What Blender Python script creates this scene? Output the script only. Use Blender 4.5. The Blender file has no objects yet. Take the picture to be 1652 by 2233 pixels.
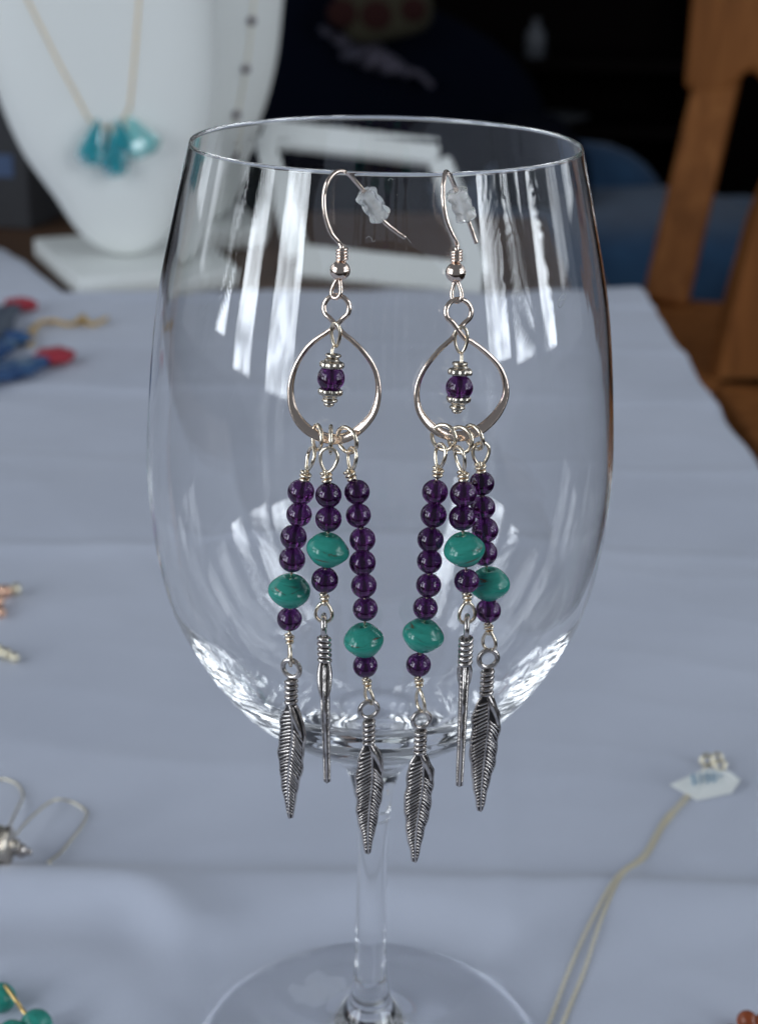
import bpy, bmesh, math, random
import numpy as np
from mathutils import Vector, Matrix

random.seed(7)
rng = np.random.default_rng(7)
S = bpy.context.scene
COL = S.collection
R = math.radians

# ------------------------------------------------------------------ camera
TZ = 0.75                                   # height of the table top
CAM_Y, CAM_H, PITCH, ROLL = -0.300, 0.2551, R(21.258), R(1.1)
cam_d = bpy.data.cameras.new('camera')
cam = bpy.data.objects.new('camera', cam_d)
COL.objects.link(cam)
cam.location = (0, CAM_Y, TZ + CAM_H)
cam.rotation_mode = 'QUATERNION'
cam_m = Matrix.Rotation(math.pi / 2 - PITCH, 3, 'X') @ Matrix.Rotation(ROLL, 3, 'Z')
cam.rotation_quaternion = cam_m.to_quaternion()
cam_d.sensor_fit = 'HORIZONTAL'
cam_d.sensor_width = 36
cam_d.lens = 75
cam_d.clip_start = 0.01
cam_d.clip_end = 50
cam_d.dof.use_dof = True
cam_d.dof.focus_distance = 0.272
cam_d.dof.aperture_fstop = 30
S.camera = cam

# ------------------------------------------------------------------ light
W = bpy.data.worlds.new('World')
S.world = W
W.use_nodes = True
bg = W.node_tree.nodes['Background']
bg.inputs[0].default_value = (0.80, 0.88, 1.0, 1)
bg.inputs[1].default_value = 0.11


def window_pane(az, width, z0, z1, radiance, dist=1.55, col=(0.86, 0.93, 1.0)):
    """one daylit window pane behind the photographer, az degrees off the view axis"""
    h = z1 - z0
    l = bpy.data.lights.new('window_pane', 'AREA')
    l.shape = 'RECTANGLE'
    l.size, l.size_y = width, h
    l.energy = radiance * math.pi * width * h
    l.color = col
    l.use_nodes = True                      # uneven daylight: sky and garden seen through the pane
    nt = l.node_tree
    em = nt.nodes['Emission']
    ge = nt.nodes.new('ShaderNodeNewGeometry')
    mp = nt.nodes.new('ShaderNodeMapping')
    mp.inputs['Scale'].default_value = (width * 9, h * 5, 1)
    mp.inputs['Location'].default_value = (az, 0, 0)
    nz = nt.nodes.new('ShaderNodeTexNoise')
    nz.inputs['Scale'].default_value = 1.0
    nz.inputs['Detail'].default_value = 5
    mr = nt.nodes.new('ShaderNodeMapRange')
    mr.inputs['From Min'].default_value = 0.35
    mr.inputs['From Max'].default_value = 0.62
    mr.inputs['To Min'].default_value = 0.35
    mr.inputs['To Max'].default_value = 1.25
    nt.links.new(ge.outputs['Parametric'], mp.inputs['Vector'])
    nt.links.new(mp.outputs[0], nz.inputs['Vector'])
    nt.links.new(nz.outputs['Fac'], mr.inputs['Value'])
    nt.links.new(mr.outputs[0], em.inputs['Strength'])
    o = bpy.data.objects.new('window_pane', l)
    a = R(az)
    o.location = (dist * math.sin(a), -dist * math.cos(a), TZ + (z0 + z1) / 2)
    d = Vector((0, 0, TZ + (z0 + z1) / 2)) - Vector(o.location)
    o.rotation_euler = d.to_track_quat('-Z', 'Y').to_euler()
    COL.objects.link(o)


for az, wd, z0 in ((-85, .18, .16), (-70, .27, .06), (-49, .38, .04)):
    window_pane(az, wd, z0, 1.30, 5.7)
for az, wd, z0 in ((58, .32, .16), (73, .32, .12), (89, .22, .10)):
    window_pane(az, wd, z0, 1.30, 5.7)
for az, wd in ((-104, .30), (-120, .30), (106, .30), (122, .30)):      # the side windows of the porch
    window_pane(az, wd, 0.25, 1.60, 1.2, dist=1.9)

S.view_settings.view_transform = 'Standard'
S.view_settings.look = 'None'
S.view_settings.exposure = 0.6
S.view_settings.gamma = 1.0
S.view_settings.use_curve_mapping = False
S.render.engine = 'CYCLES'
cy = S.cycles
cy.max_bounces = 700                       # light is piped many times between the walls of the bowl
cy.transmission_bounces = 700
cy.glossy_bounces = 700
cy.diffuse_bounces = 4
cy.transparent_max_bounces = 16
cy.caustics_reflective = True
cy.caustics_refractive = True
cy.blur_glossy = 0.0
cy.sample_clamp_indirect = 0
cy.use_denoising = True
try:
    cy.denoiser = 'OPENIMAGEDENOISE'
except Exception:
    pass

# ------------------------------------------------------------------ sight lines (photo 1652 x 2233) to real points
FPX = 75 / 36 * 1652
CW = Vector(cam.location)


def ray(px, py):
    return (cam_m @ Vector(((px - 826) / FPX, -(py - 1116.5) / FPX, -1))).normalized()


def at_z(px, py, z=0.0):
    d = ray(px, py)
    return CW + d * ((TZ + z - CW.z) / d.z)


def at_y(px, py, y):
    d = ray(px, py)
    return CW + d * ((y - CW.y) / d.y)


# ------------------------------------------------------------------ helpers
def new_mat(name, base=(0.5, 0.5, 0.5), rough=0.5, metal=0.0, **kw):
    m = bpy.data.materials.new(name)
    m.use_nodes = True
    p = m.node_tree.nodes['Principled BSDF']
    p.inputs['Base Color'].default_value = (*base, 1)
    p.inputs['Roughness'].default_value = rough
    p.inputs['Metallic'].default_value = metal
    for k, v in kw.items():
        p.inputs[k.replace('_', ' ')].default_value = v
    return m


def noise_color(m, stops, scale=5.0, detail=4.0, stretch=(1, 1, 1), coord='Object', rough=0.55, dist=0.0):
    nt = m.node_tree
    p = nt.nodes['Principled BSDF']
    tc = nt.nodes.new('ShaderNodeTexCoord')
    mp = nt.nodes.new('ShaderNodeMapping')
    mp.inputs['Scale'].default_value = stretch
    nz = nt.nodes.new('ShaderNodeTexNoise')
    nz.inputs['Scale'].default_value = scale
    nz.inputs['Detail'].default_value = detail
    nz.inputs['Roughness'].default_value = rough
    nz.inputs['Distortion'].default_value = dist
    cr = nt.nodes.new('ShaderNodeValToRGB')
    e = cr.color_ramp.elements
    while len(e) < len(stops):
        e.new(0.5)
    for i, (pos, c) in enumerate(stops):
        e[i].position = pos
        e[i].color = (*c, 1)
    nt.links.new(tc.outputs[coord], mp.inputs['Vector'])
    nt.links.new(mp.outputs[0], nz.inputs['Vector'])
    nt.links.new(nz.outputs['Fac'], cr.inputs[0])
    nt.links.new(cr.outputs[0], p.inputs['Base Color'])
    return nz


def add_bump(m, scale, strength, distance, stretch=(1, 1, 1), detail=3):
    nt = m.node_tree
    p = nt.nodes['Principled BSDF']
    tc = nt.nodes.new('ShaderNodeTexCoord')
    mp = nt.nodes.new('ShaderNodeMapping')
    mp.inputs['Scale'].default_value = stretch
    nz = nt.nodes.new('ShaderNodeTexNoise')
    nz.inputs['Scale'].default_value = scale
    nz.inputs['Detail'].default_value = detail
    b = nt.nodes.new('ShaderNodeBump')
    b.inputs['Strength'].default_value = strength
    b.inputs['Distance'].default_value = distance
    nt.links.new(tc.outputs['Object'], mp.inputs['Vector'])
    nt.links.new(mp.outputs[0], nz.inputs['Vector'])
    nt.links.new(nz.outputs['Fac'], b.inputs['Height'])
    nt.links.new(b.outputs[0], p.inputs['Normal'])


class MB:
    """collects vertices and faces for one mesh"""
    def __init__(self):
        self.v, self.f, self.mi = [], [], []

    def add(self, vs, fs, mi=0):
        o = len(self.v)
        self.v += [tuple(v) for v in vs]
        self.f += [tuple(i + o for i in f) for f in fs]
        self.mi += [mi] * len(fs)

    def tube(self, pts, rad, seg=8, closed=False, mi=0, flat=None):
        """rad: number or list; flat: (list) width factor along the 'side' axis"""
        pts = [Vector(p) for p in pts]
        n = len(pts)
        rad = [rad] * n if not hasattr(rad, '__len__') else rad
        tan = []
        for i in range(n):
            a = pts[(i - 1) % n] if (closed or i > 0) else pts[i]
            b = pts[(i + 1) % n] if (closed or i < n - 1) else pts[i]
            t = (b - a)
            tan.append(t.normalized() if t.length > 1e-12 else Vector((0, 0, 1)))
        nrm = tan[0].orthogonal().normalized()
        frames = []
        for i in range(n):
            nrm = (nrm - tan[i] * nrm.dot(tan[i]))
            nrm = nrm.normalized() if nrm.length > 1e-9 else tan[i].orthogonal().normalized()
            frames.append((nrm.copy(), tan[i].cross(nrm)))
        if closed:                          # undo the twist so the seam meets
            n0 = frames[0][0]
            nl = (frames[-1][0] - tan[0] * frames[-1][0].dot(tan[0])).normalized()
            ang = math.atan2(nl.cross(n0).dot(tan[0]), max(-1, min(1, nl.dot(n0))))
            fr = []
            for i, (a, b) in enumerate(frames):
                c, s = math.cos(ang * i / n), math.sin(ang * i / n)
                fr.append((a * c + b * s, b * c - a * s))
            frames = fr
        vs, fs = [], []
        for i in range(n):
            a, b = frames[i]
            for k in range(seg):
                t = 2 * math.pi * k / seg
                vs.append(pts[i] + (a * math.cos(t) + b * math.sin(t)) * rad[i])
        m = n if closed else n - 1
        for i in range(m):
            j = (i + 1) % n
            for k in range(seg):
                l = (k + 1) % seg
                fs.append((i * seg + k, i * seg + l, j * seg + l, j * seg + k))
        if not closed:
            c0, c1 = len(vs), len(vs) + 1
            vs += [pts[0] - tan[0] * rad[0] * 0.6, pts[-1] + tan[-1] * rad[-1] * 0.6]
            for k in range(seg):
                l = (k + 1) % seg
                fs.append((c0, l, k))
                fs.append((c1, (n - 1) * seg + k, (n - 1) * seg + l))
        self.add(vs, fs, mi)

    def ribbon(self, pts, side, hw, ht, closed=False, mi=0):
        """flattened wire: elliptical section hw (along side[i]) by ht"""
        n = len(pts)
        seg = 14
        vs, fs = [], []
        for i in range(n):
            a = pts[(i - 1) % n]
            b = pts[(i + 1) % n]
            if not closed:
                a, b = pts[max(0, i - 1)], pts[min(n - 1, i + 1)]
            t = (b - a).normalized()
            s = (side[i] - t * side[i].dot(t)).normalized()
            u = t.cross(s)
            for k in range(seg):
                q = 2 * math.pi * k / seg
                vs.append(pts[i] + s * (hw[i] * math.cos(q)) + u * (ht[i] * math.sin(q)))
        for i in range(n if closed else n - 1):
            j = (i + 1) % n
            for k in range(seg):
                l = (k + 1) % seg
                fs.append((i * seg + k, i * seg + l, j * seg + l, j * seg + k))
        self.add(vs, fs, mi)

    def lathe(self, prof, seg=32, mi=0, wobble=None, flute=None):
        """prof: (r, z) list from one pole to the other; r = 0 makes a pole"""
        rows, vs, fs = [], [], []
        for r, z in prof:
            if r <= 1e-9:
                rows.append([len(vs)])
                vs.append((0, 0, z))
            else:
                row = []
                for k in range(seg):
                    t = 2 * math.pi * k / seg
                    q = r * (1 + (wobble(t, z) if wobble else 0))
                    row.append(len(vs))
                    vs.append((q * math.cos(t), q * math.sin(t), z))
                rows.append(row)
        for a, b in zip(rows[:-1], rows[1:]):
            if len(a) == 1 and len(b) == 1:
                continue
            for k in range(seg):
                l = (k + 1) % seg
                if len(a) == 1:
                    fs.append((a[0], b[l], b[k]))
                elif len(b) == 1:
                    fs.append((a[k], a[l], b[0]))
                else:
                    fs.append((a[k], a[l], b[l], b[k]))
        self.add(vs, fs, mi)

    def box(self, c, s, rot=None, mi=0):
        c = Vector(c)
        vs = []
        for x in (-.5, .5):
            for y in (-.5, .5):
                for z in (-.5, .5):
                    p = Vector((x * s[0], y * s[1], z * s[2]))
                    vs.append(c + (rot @ p if rot else p))
        self.add(vs, [(0, 1, 3, 2), (4, 6, 7, 5), (0, 4, 5, 1), (2, 3, 7, 6), (0, 2, 6, 4), (1, 5, 7, 3)], mi)

    def mesh(self, name, mats, smooth=True):
        me = bpy.data.meshes.new(name)
        me.from_pydata(self.v, [], self.f)
        for m in (mats if isinstance(mats, (list, tuple)) else [mats]):
            me.materials.append(m)
        me.polygons.foreach_set('material_index', self.mi)
        me.polygons.foreach_set('use_smooth', [smooth] * len(self.f))
        me.update()
        return me

    def build(self, name, mats, parent=None, smooth=True, bevel=0.0, recalc=True):
        me = self.mesh(name, mats, smooth)
        if recalc:
            b = bmesh.new()
            b.from_mesh(me)
            bmesh.ops.recalc_face_normals(b, faces=b.faces)
            b.to_mesh(me)
            b.free()
        return link(name, me, parent, bevel)


def link(name, me, parent=None, bevel=0.0):
    o = bpy.data.objects.new(name, me)
    COL.objects.link(o)
    if parent:
        o.parent = parent
        o.matrix_parent_inverse = parent.matrix_world.inverted()
    if bevel:
        md = o.modifiers.new('bevel', 'BEVEL')
        md.width = bevel
        md.segments = 3
        md.limit_method = 'ANGLE'
        md.harden_normals = False
    return o


def tag(o, label=None, cat=None, group=None, kind=None):
    if label:
        o['label'] = label
    if cat:
        o['category'] = cat
    if group:
        o['group'] = group
    if kind:
        o['kind'] = kind
    return o


def empty(name, loc, label, cat, group=None):
    o = bpy.data.objects.new(name, None)
    o.empty_display_size = 0.01
    o.location = loc
    COL.objects.link(o)
    o.matrix_world = Matrix.Translation(loc)
    return tag(o, label, cat, group)


def smooth_path(pts, n=8, closed=False):
    """Catmull-Rom through the points"""
    P = [Vector(p) for p in pts]
    m = len(P)
    out = []
    for i in range(m if closed else m - 1):
        if closed:
            a, b, c, d = P[(i - 1) % m], P[i], P[(i + 1) % m], P[(i + 2) % m]
        else:
            a, b, c, d = P[max(0, i - 1)], P[i], P[i + 1], P[min(m - 1, i + 2)]
        for k in range(n):
            t = k / n
            out.append(0.5 * ((2 * b) + (c - a) * t + (2 * a - 5 * b + 4 * c - d) * t * t + (3 * b - a - 3 * c + d) * t ** 3))
    if not closed:
        out.append(P[-1])
    return out


def interp(t, xs, ys):
    return float(np.interp(t, xs, ys))


# ------------------------------------------------------------------ materials
M = {}
M['glass'] = new_mat('clear_glass', (1, 1, 1), 0.0, 0, Transmission_Weight=1.0, IOR=1.5)
add_bump(M['glass'], 60, 0.014, 0.0006, (4, 4, .2), 2)
M['silver'] = new_mat('warm_silver', (0.82, 0.68, 0.59), 0.16, 1.0)
add_bump(M['silver'], 900, 0.12, 0.0003)
M['wire'] = new_mat('bright_wire', (0.88, 0.77, 0.62), 0.18, 1.0)
M['antique'] = new_mat('antique_silver', (0.68, 0.63, 0.60), 0.24, 1.0)
add_bump(M['antique'], 1500, 0.25, 0.0003)
noise_color(M['antique'], [(0.32, (0.34, 0.31, 0.30)), (0.5, (0.66, 0.61, 0.58)), (0.8, (0.78, 0.73, 0.69))], scale=380, detail=4)
M['oxide'] = new_mat('oxidised_silver', (0.06, 0.055, 0.055), 0.45, 0.8)
M['amethyst'] = new_mat('amethyst', (0.125, 0.028, 0.165), 0.03, 0, Transmission_Weight=0.88, IOR=1.52)
nt_ = M['amethyst'].node_tree
oi_ = nt_.nodes.new('ShaderNodeObjectInfo')
cr_ = nt_.nodes.new('ShaderNodeValToRGB')
cr_.color_ramp.elements[0].color = (0.075, 0.014, 0.105, 1)
cr_.color_ramp.elements[1].color = (0.150, 0.038, 0.185, 1)
nt_.links.new(oi_.outputs['Random'], cr_.inputs[0])
nt_.links.new(cr_.outputs[0], nt_.nodes['Principled BSDF'].inputs['Base Color'])
M['turq'] = new_mat('turquoise', (0.03, 0.30, 0.23), 0.16)
noise_color(M['turq'], [(0.32, (0.09, 0.06, 0.03)), (0.36, (0.028, 0.165, 0.13)), (0.42, (0.026, 0.25, 0.197)), (0.75, (0.038, 0.32, 0.255))],
            scale=330, detail=4, stretch=(0.4, 0.4, 1.9), coord='Object', dist=2.0)
M['rubber'] = new_mat('clear_rubber', (0.97, 0.98, 0.97), 0.14, 0, Transmission_Weight=0.72, IOR=1.42)
M['etch'] = new_mat('etched', (0.55, 0.57, 0.6), 0.7)

M['cloth'] = new_mat('white_cloth', (0.62, 0.655, 0.735), 0.9, Sheen_Weight=0.15)
noise_color(M['cloth'], [(0.3, (0.50, 0.535, 0.64)), (0.7, (0.56, 0.595, 0.70))], scale=9, detail=5)
add_bump(M['cloth'], 1800, 0.25, 0.0006)
M['bust'] = new_mat('white_leatherette', (0.80, 0.82, 0.80), 0.55)
add_bump(M['bust'], 420, 0.15, 0.0006)
M['gold'] = new_mat('gold', (0.80, 0.55, 0.22), 0.28, 1.0)
M['palegold'] = new_mat('pale_gold', (0.84, 0.77, 0.60), 0.35, 1.0)
M['rose'] = new_mat('rose_gold', (0.80, 0.50, 0.36), 0.3, 1.0)
M['teal'] = new_mat('teal_crystal', (0.03, 0.40, 0.47), 0.05, 0, Transmission_Weight=0.55, IOR=1.6)
M['aqua'] = new_mat('aqua_crystal', (0.30, 0.72, 0.72), 0.05, 0, Transmission_Weight=0.45, IOR=1.6, Coat_Weight=0.6)
M['darkbead'] = new_mat('dark_bead', (0.10, 0.06, 0.09), 0.25)
M['blue'] = new_mat('blue_wrap', (0.045, 0.15, 0.40), 0.45)
noise_color(M['blue'], [(0.35, (0.015, 0.06, 0.20)), (0.6, (0.04, 0.12, 0.26)), (0.72, (0.20, 0.26, 0.32))], scale=55)
M['grey_blue'] = new_mat('slate_wrap', (0.07, 0.09, 0.13), 0.5)
M['red'] = new_mat('red_wrap', (0.40, 0.03, 0.05), 0.6)
M['paper'] = new_mat('paper', (0.80, 0.82, 0.80), 0.8)
M['ink'] = new_mat('blue_ink', (0.02, 0.20, 0.36), 0.6)
M['brownbead'] = new_mat('brown_bead', (0.26, 0.06, 0.02), 0.2)

M['wood'] = new_mat('chair_wood', (0.25, 0.11, 0.04), 0.6, Specular_IOR_Level=0.25)
noise_color(M['wood'], [(0.2, (0.16, 0.056, 0.014)), (0.5, (0.33, 0.12, 0.032)), (0.8, (0.46, 0.185, 0.055))], scale=9, detail=6, stretch=(5, 5, 0.7), dist=0.6)
M['darkwood'] = new_mat('table_wood', (0.10, 0.05, 0.03), 0.6, Specular_IOR_Level=0.25)
noise_color(M['darkwood'], [(0.2, (0.055, 0.028, 0.016)), (0.8, (0.13, 0.07, 0.04))], scale=7, detail=6, stretch=(0.8, 6, 6), dist=0.5)
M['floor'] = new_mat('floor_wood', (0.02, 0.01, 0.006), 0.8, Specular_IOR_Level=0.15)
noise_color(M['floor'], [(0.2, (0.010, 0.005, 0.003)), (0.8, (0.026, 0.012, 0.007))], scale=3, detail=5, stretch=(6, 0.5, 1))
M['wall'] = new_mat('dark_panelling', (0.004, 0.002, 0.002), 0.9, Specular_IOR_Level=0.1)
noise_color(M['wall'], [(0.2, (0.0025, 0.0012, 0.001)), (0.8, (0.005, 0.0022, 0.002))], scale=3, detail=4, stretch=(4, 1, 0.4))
M['blue_fabric'] = new_mat('blue_upholstery', (0.020, 0.075, 0.17), 0.85, Sheen_Weight=0.2)
noise_color(M['blue_fabric'], [(0.3, (0.014, 0.055, 0.13)), (0.7, (0.028, 0.095, 0.20))], scale=12)
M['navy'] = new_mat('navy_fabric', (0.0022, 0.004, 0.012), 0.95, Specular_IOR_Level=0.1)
M['lavender'] = new_mat('lavender_fabric', (0.115, 0.105, 0.155), 0.9)
noise_color(M['lavender'], [(0.35, (0.08, 0.078, 0.115)), (0.6, (0.19, 0.17, 0.225))], scale=22)
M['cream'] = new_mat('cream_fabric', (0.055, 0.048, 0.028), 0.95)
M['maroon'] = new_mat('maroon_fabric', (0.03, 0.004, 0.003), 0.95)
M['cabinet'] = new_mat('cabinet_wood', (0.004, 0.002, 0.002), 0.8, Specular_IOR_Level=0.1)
M['greyglass'] = new_mat('grey_ceramic', (0.16, 0.17, 0.19), 0.3)
M['carton'] = new_mat('dark_carton', (0.03, 0.03, 0.035), 0.7)
M['blue_label'] = new_mat('blue_label', (0.05, 0.09, 0.19), 0.6)
M['leaf'] = new_mat('palm_leaf', (0.05, 0.075, 0.035), 0.5)

# ------------------------------------------------------------------ setting: floor and back wall
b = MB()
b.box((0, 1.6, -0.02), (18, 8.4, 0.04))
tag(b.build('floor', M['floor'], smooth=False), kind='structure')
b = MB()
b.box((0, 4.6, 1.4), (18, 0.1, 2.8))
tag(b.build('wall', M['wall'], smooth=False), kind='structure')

# ------------------------------------------------------------------ table and cloth
t = empty('wooden_table', (-0.4, 0.4, 0), 'dark brown wooden table showing beyond the far edge of the white cloth', 'table')
b = MB()
b.box((-0.42, 0.42, TZ - 0.020), (1.17, 1.36, 0.028))
b.build('table_top', M['darkwood'], t, smooth=False, bevel=0.003)
b = MB()
for y in (-0.20, 1.04):
    b.box((-0.42, y, TZ - 0.075), (1.02, 0.02, 0.08))
for x in (-0.94, 0.10):
    b.box((x, 0.42, TZ - 0.075), (0.02, 1.2, 0.078))
b.build('apron', M['darkwood'], t, smooth=False)
for x in (-0.93, 0.10):
    for y in (-0.19, 1.03):
        b = MB()
        b.box((x, y, (TZ - 0.035) / 2), (0.06, 0.06, TZ - 0.036))
        b.build('leg', M['darkwood'], t, smooth=False, bevel=0.004)

XR = 0.179                                   # right edge of the table under the cloth
edge_x = [-0.70, -0.36, -0.29, -0.218, -0.10, 0.09, 0.13, 0.20]
edge_y = [0.98, 0.96, 0.895, 0.757, 0.770, 0.777, 0.797, 0.812]
fold = [at_z(-60, 1968), at_z(150, 1966), at_z(320, 1978), at_z(405, 2050), at_z(450, 2140), at_z(480, 2260), at_z(500, 2400)]
fold = np.array([[p.x, p.y] for p in smooth_path(fold, 6)])
fold2 = np.array([[p.x, p.y] for p in smooth_path([at_z(-80, 2125), at_z(120, 2120), at_z(280, 2160), at_z(350, 2260), at_z(360, 2400)], 6)])


def seg_dist(X, Y, line):
    best = np.full(X.shape, 9.0)
    for (x0, y0), (x1, y1) in zip(line[:-1], line[1:]):
        dx, dy = x1 - x0, y1 - y0
        s = np.clip(((X - x0) * dx + (Y - y0) * dy) / (dx * dx + dy * dy), 0, 1)
        best = np.minimum(best, np.hypot(X - x0 - s * dx, Y - y0 - s * dy))
    return best


WR = [(0.3, .035, .0009, 0.4), (1.25, .028, .0008, 1.9), (2.2, .045, .0011, 3.1), (1.6, .012, .00040, 4.4), (2.8, .017, .00045, 5.2), (0.9, .06, .0012, .9), (1.75, .009, .00028, 2.4)]


def cloth_h(X, Y):
    h = 0.0005 * np.sin(X * 31 + 1.3 * np.sin(Y * 17)) + 0.0004 * np.sin(Y * 41 + X * 13 + 2) + 0.0003 * np.sin(X * 73 - Y * 57)
    for ang, wl, amp, ph in WR:
        q = (X * math.cos(ang) + Y * math.sin(ang)) / wl + ph + 0.8 * np.sin((X * math.sin(ang) - Y * math.cos(ang)) / (wl * 2.3) + ph * 2)
        h += amp * (1 - np.abs(np.sin(q))) ** 2 * (0.5 + 0.5 * np.sin(X * 12 + ph) * np.cos(Y * 9 + ph * 3))
    for yc, amp in ((0.066, 0.0050), (0.306, 0.0023), (0.415, 0.0012), (0.527, 0.0026), (0.63, 0.0014), (0.748, 0.0024)):
        y0 = yc + 0.0025 * np.sin(X * 9 + yc * 40)
        d = Y - y0
        amp2 = amp * (0.75 + 0.25 * np.sin(X * 14 + yc * 90))
        h += amp2 * np.where(d < 0, np.exp(-(d / (0.020 if yc < .1 else 0.009)) ** 2), np.exp(-(d / (0.0065 if yc < .1 else 0.004)) ** 2))
    h += 0.0062 * np.exp(-(seg_dist(X, Y, fold) / 0.009) ** 2)
    h += 0.0034 * np.exp(-(seg_dist(X, Y, fold2) / 0.013) ** 2)
    for fx in (-0.31, 0.036):                 # pressed folds running away from the viewer
        h += 0.0007 * np.exp(-((X - fx - 0.002 * np.sin(Y * 11)) / 0.004) ** 2)
    # the cloth lies flat where the wine glass stands
    r = np.hypot(X, Y)
    h *= np.clip((r - 0.044) / 0.02, 0, 1) ** 2 * (3 - 2 * np.clip((r - 0.044) / 0.02, 0, 1))
    return h


nx, ny = 300, 420
xs = np.linspace(-0.70, XR, nx)
drop = [(0.0030, -0.0008), (0.0055, -0.0030), (0.0070, -0.0065)] + [(0.0072 + 0.004 * k / 20, -0.0065 - 0.014 * (k + 1)) for k in range(16)]
v = np.linspace(0, 1, ny)
verts = []
X = np.tile(xs, (ny, 1))
ye = np.interp(xs, edge_x, edge_y)
Y = -0.24 + v[:, None] * (ye[None, :] + 0.24)
Z = cloth_h(X, Y)
rim_drop = np.clip((v[:, None] - 0.985) / 0.015, 0, 1) * np.ones_like(X)
Z = Z + 0.0012 - 0.0012 * rim_drop
cols = [np.stack([X, Y, Z], -1)]
for dx, dz in drop:
    wave = 0.006 * np.sin(Y[:, -1] * 26) * min(1, -dz / 0.15)
    cols.append(np.stack([X[:, -1] + dx + wave + 0.0025 * np.sin(Y[:, -1] * 19 + 1) * 0, Y[:, -1], Z[:, -1] + dz], -1)[:, None, :])
G = np.concatenate(cols, 1)
G[..., 0] += (0.0008 * np.sin(G[..., 1] * 33) + 0.0006 * np.sin(G[..., 1] * 71 + 1)) * np.clip((G[..., 0] - 0.15) / 0.03, 0, 1)
NX = G.shape[1]
G[..., 2] += TZ
me = bpy.data.meshes.new('tablecloth')
idx = np.arange(ny * NX).reshape(ny, NX)
F = np.stack([idx[:-1, :-1], idx[:-1, 1:], idx[1:, 1:], idx[1:, :-1]], -1).reshape(-1, 4)
me.from_pydata(G.reshape(-1, 3).tolist(), [], F.tolist())
me.polygons.foreach_set('use_smooth', [True] * len(F))
me.materials.append(M['cloth'])
cl = link('tablecloth', me)
sd = cl.modifiers.new('thick', 'SOLIDIFY')
sd.thickness = 0.0007
sd.offset = -1
tag(cl, 'pale white tablecloth with pressed fold lines covering the table', 'tablecloth')

# ------------------------------------------------------------------ the wine glass
H = 0.2124                                    # rim height above the cloth
Z0 = 0.0015                                   # foot rests on the cloth


def depth_z(d):
    return H - d


outer = [(0.03671, 0), (0.03962, .012), (0.0435, .030), (0.04575, .050), (0.0465, .065), (0.04525, .080), (0.04263, .092),
         (0.03800, .102), (0.0330, .110), (0.0283, .1155), (0.0200, .1220), (0.0120, .1275), (0.0068, .1325), (0.0045, .1385), (0.0037, .146)]


def spline1(pts, n):
    P = [Vector((r, d, 0)) for r, d in pts]
    return [(q.x, q.y) for q in smooth_path(P, n)]


outp = spline1(outer, 24)                      # (radius, depth below rim)
OD = np.array([d for r, d in outp])
OR = np.array([r for r, d in outp])


def out_r(z):
    """outer radius of the bowl at a height above the cloth"""
    return float(np.interp(H - z, OD, OR))


wg = empty('wine_glass', (0, 0, TZ), 'tall clear wine glass standing on the tablecloth with earrings on its rim', 'wine glass')
NSEG = 384
# inner wall: outer offset inwards, thin at the rim, thick at the bottom
inner = []
for i, (r, d) in enumerate(outp):
    if d > 0.1225:
        break
    a, c = outp[max(0, i - 1)], outp[min(len(outp) - 1, i + 1)]
    tx, tz = c[0] - a[0], c[1] - a[1]
    L = math.hypot(tx, tz)
    th = interp(d, [0, .004, .05, .09, .105, .1155, .1225], [.00062, .00066, .00075, .0010, .0015, .0025, .0044])
    inner.append((r - th * tz / L, d + th * tx / L))
ri, di = inner[-1]
floor_d = di + 0.0008
tail = [(ri * k, floor_d + 0.0012 * (1 - k * k) - 0.0008 * k) for k in (0.8, 0.6, 0.4, 0.2)] + [(0.0, floor_d + 0.0012)]
# bowl: outer from the stem seam up, rounded rim, inner down to the bottom
seam = next(i for i, (r, d) in enumerate(outp) if d >= 0.137)
prof = [(r, H - d) for r, d in reversed(outp[:seam + 1])]
r0, r1 = outp[0][0], inner[0][0]
prof += [(r0 - 0.00005, H + 0.00022), ((r0 * .75 + r1 * .25), H + 0.00042), ((r0 + r1) / 2, H + 0.00048), ((r0 * .25 + r1 * .75), H + 0.00042), (r1 + 0.00005, H + 0.00022)]
prof += [(r, H - d) for r, d in inner] + [(r, H - d) for r, d in tail]
b = MB()
b.lathe([(r, z + TZ) for r, z in prof], NSEG)
b.build('bowl', M['glass'], wg, recalc=False)
# stem
stem = [(r, H - d) for r, d in outp[seam:]] + [(0.00345, .060), (0.00335, .050), (0.00335, .040), (0.00345, .030), (0.0037, .0245)]
stem = [(q.x, q.y) for q in smooth_path([Vector((r, z, 0)) for r, z in stem], 4)]
b = MB()
b.lathe([(r, z + TZ) for r, z in reversed(stem)], 96)
b.build('stem', M['glass'], wg, recalc=False)
# foot
ft = [(0.0037, .0245), (0.0042, .0205), (0.0054, .0168), (0.0080, .0130), (0.0125, .0098), (0.0190, .0076), (0.0270, .0058), (0.0350, .0044),
      (0.0392, .0036), (0.0401, .0030), (0.0401, .0024), (0.0394, .0019), (0.0370, .0019), (0.033, .0022), (0.022, .0038), (0.010, .0048), (0.0, .0050)]
ft = [(max(0, q.x), q.y) for q in smooth_path([Vector((r, z, 0)) for r, z in ft], 5)]
ft[-1] = (0.0, ft[-1][1])
b = MB()
b.lathe([(r, z + TZ) for r, z in reversed(ft)], NSEG)
b.build('foot', M['glass'], wg, recalc=False)


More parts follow.
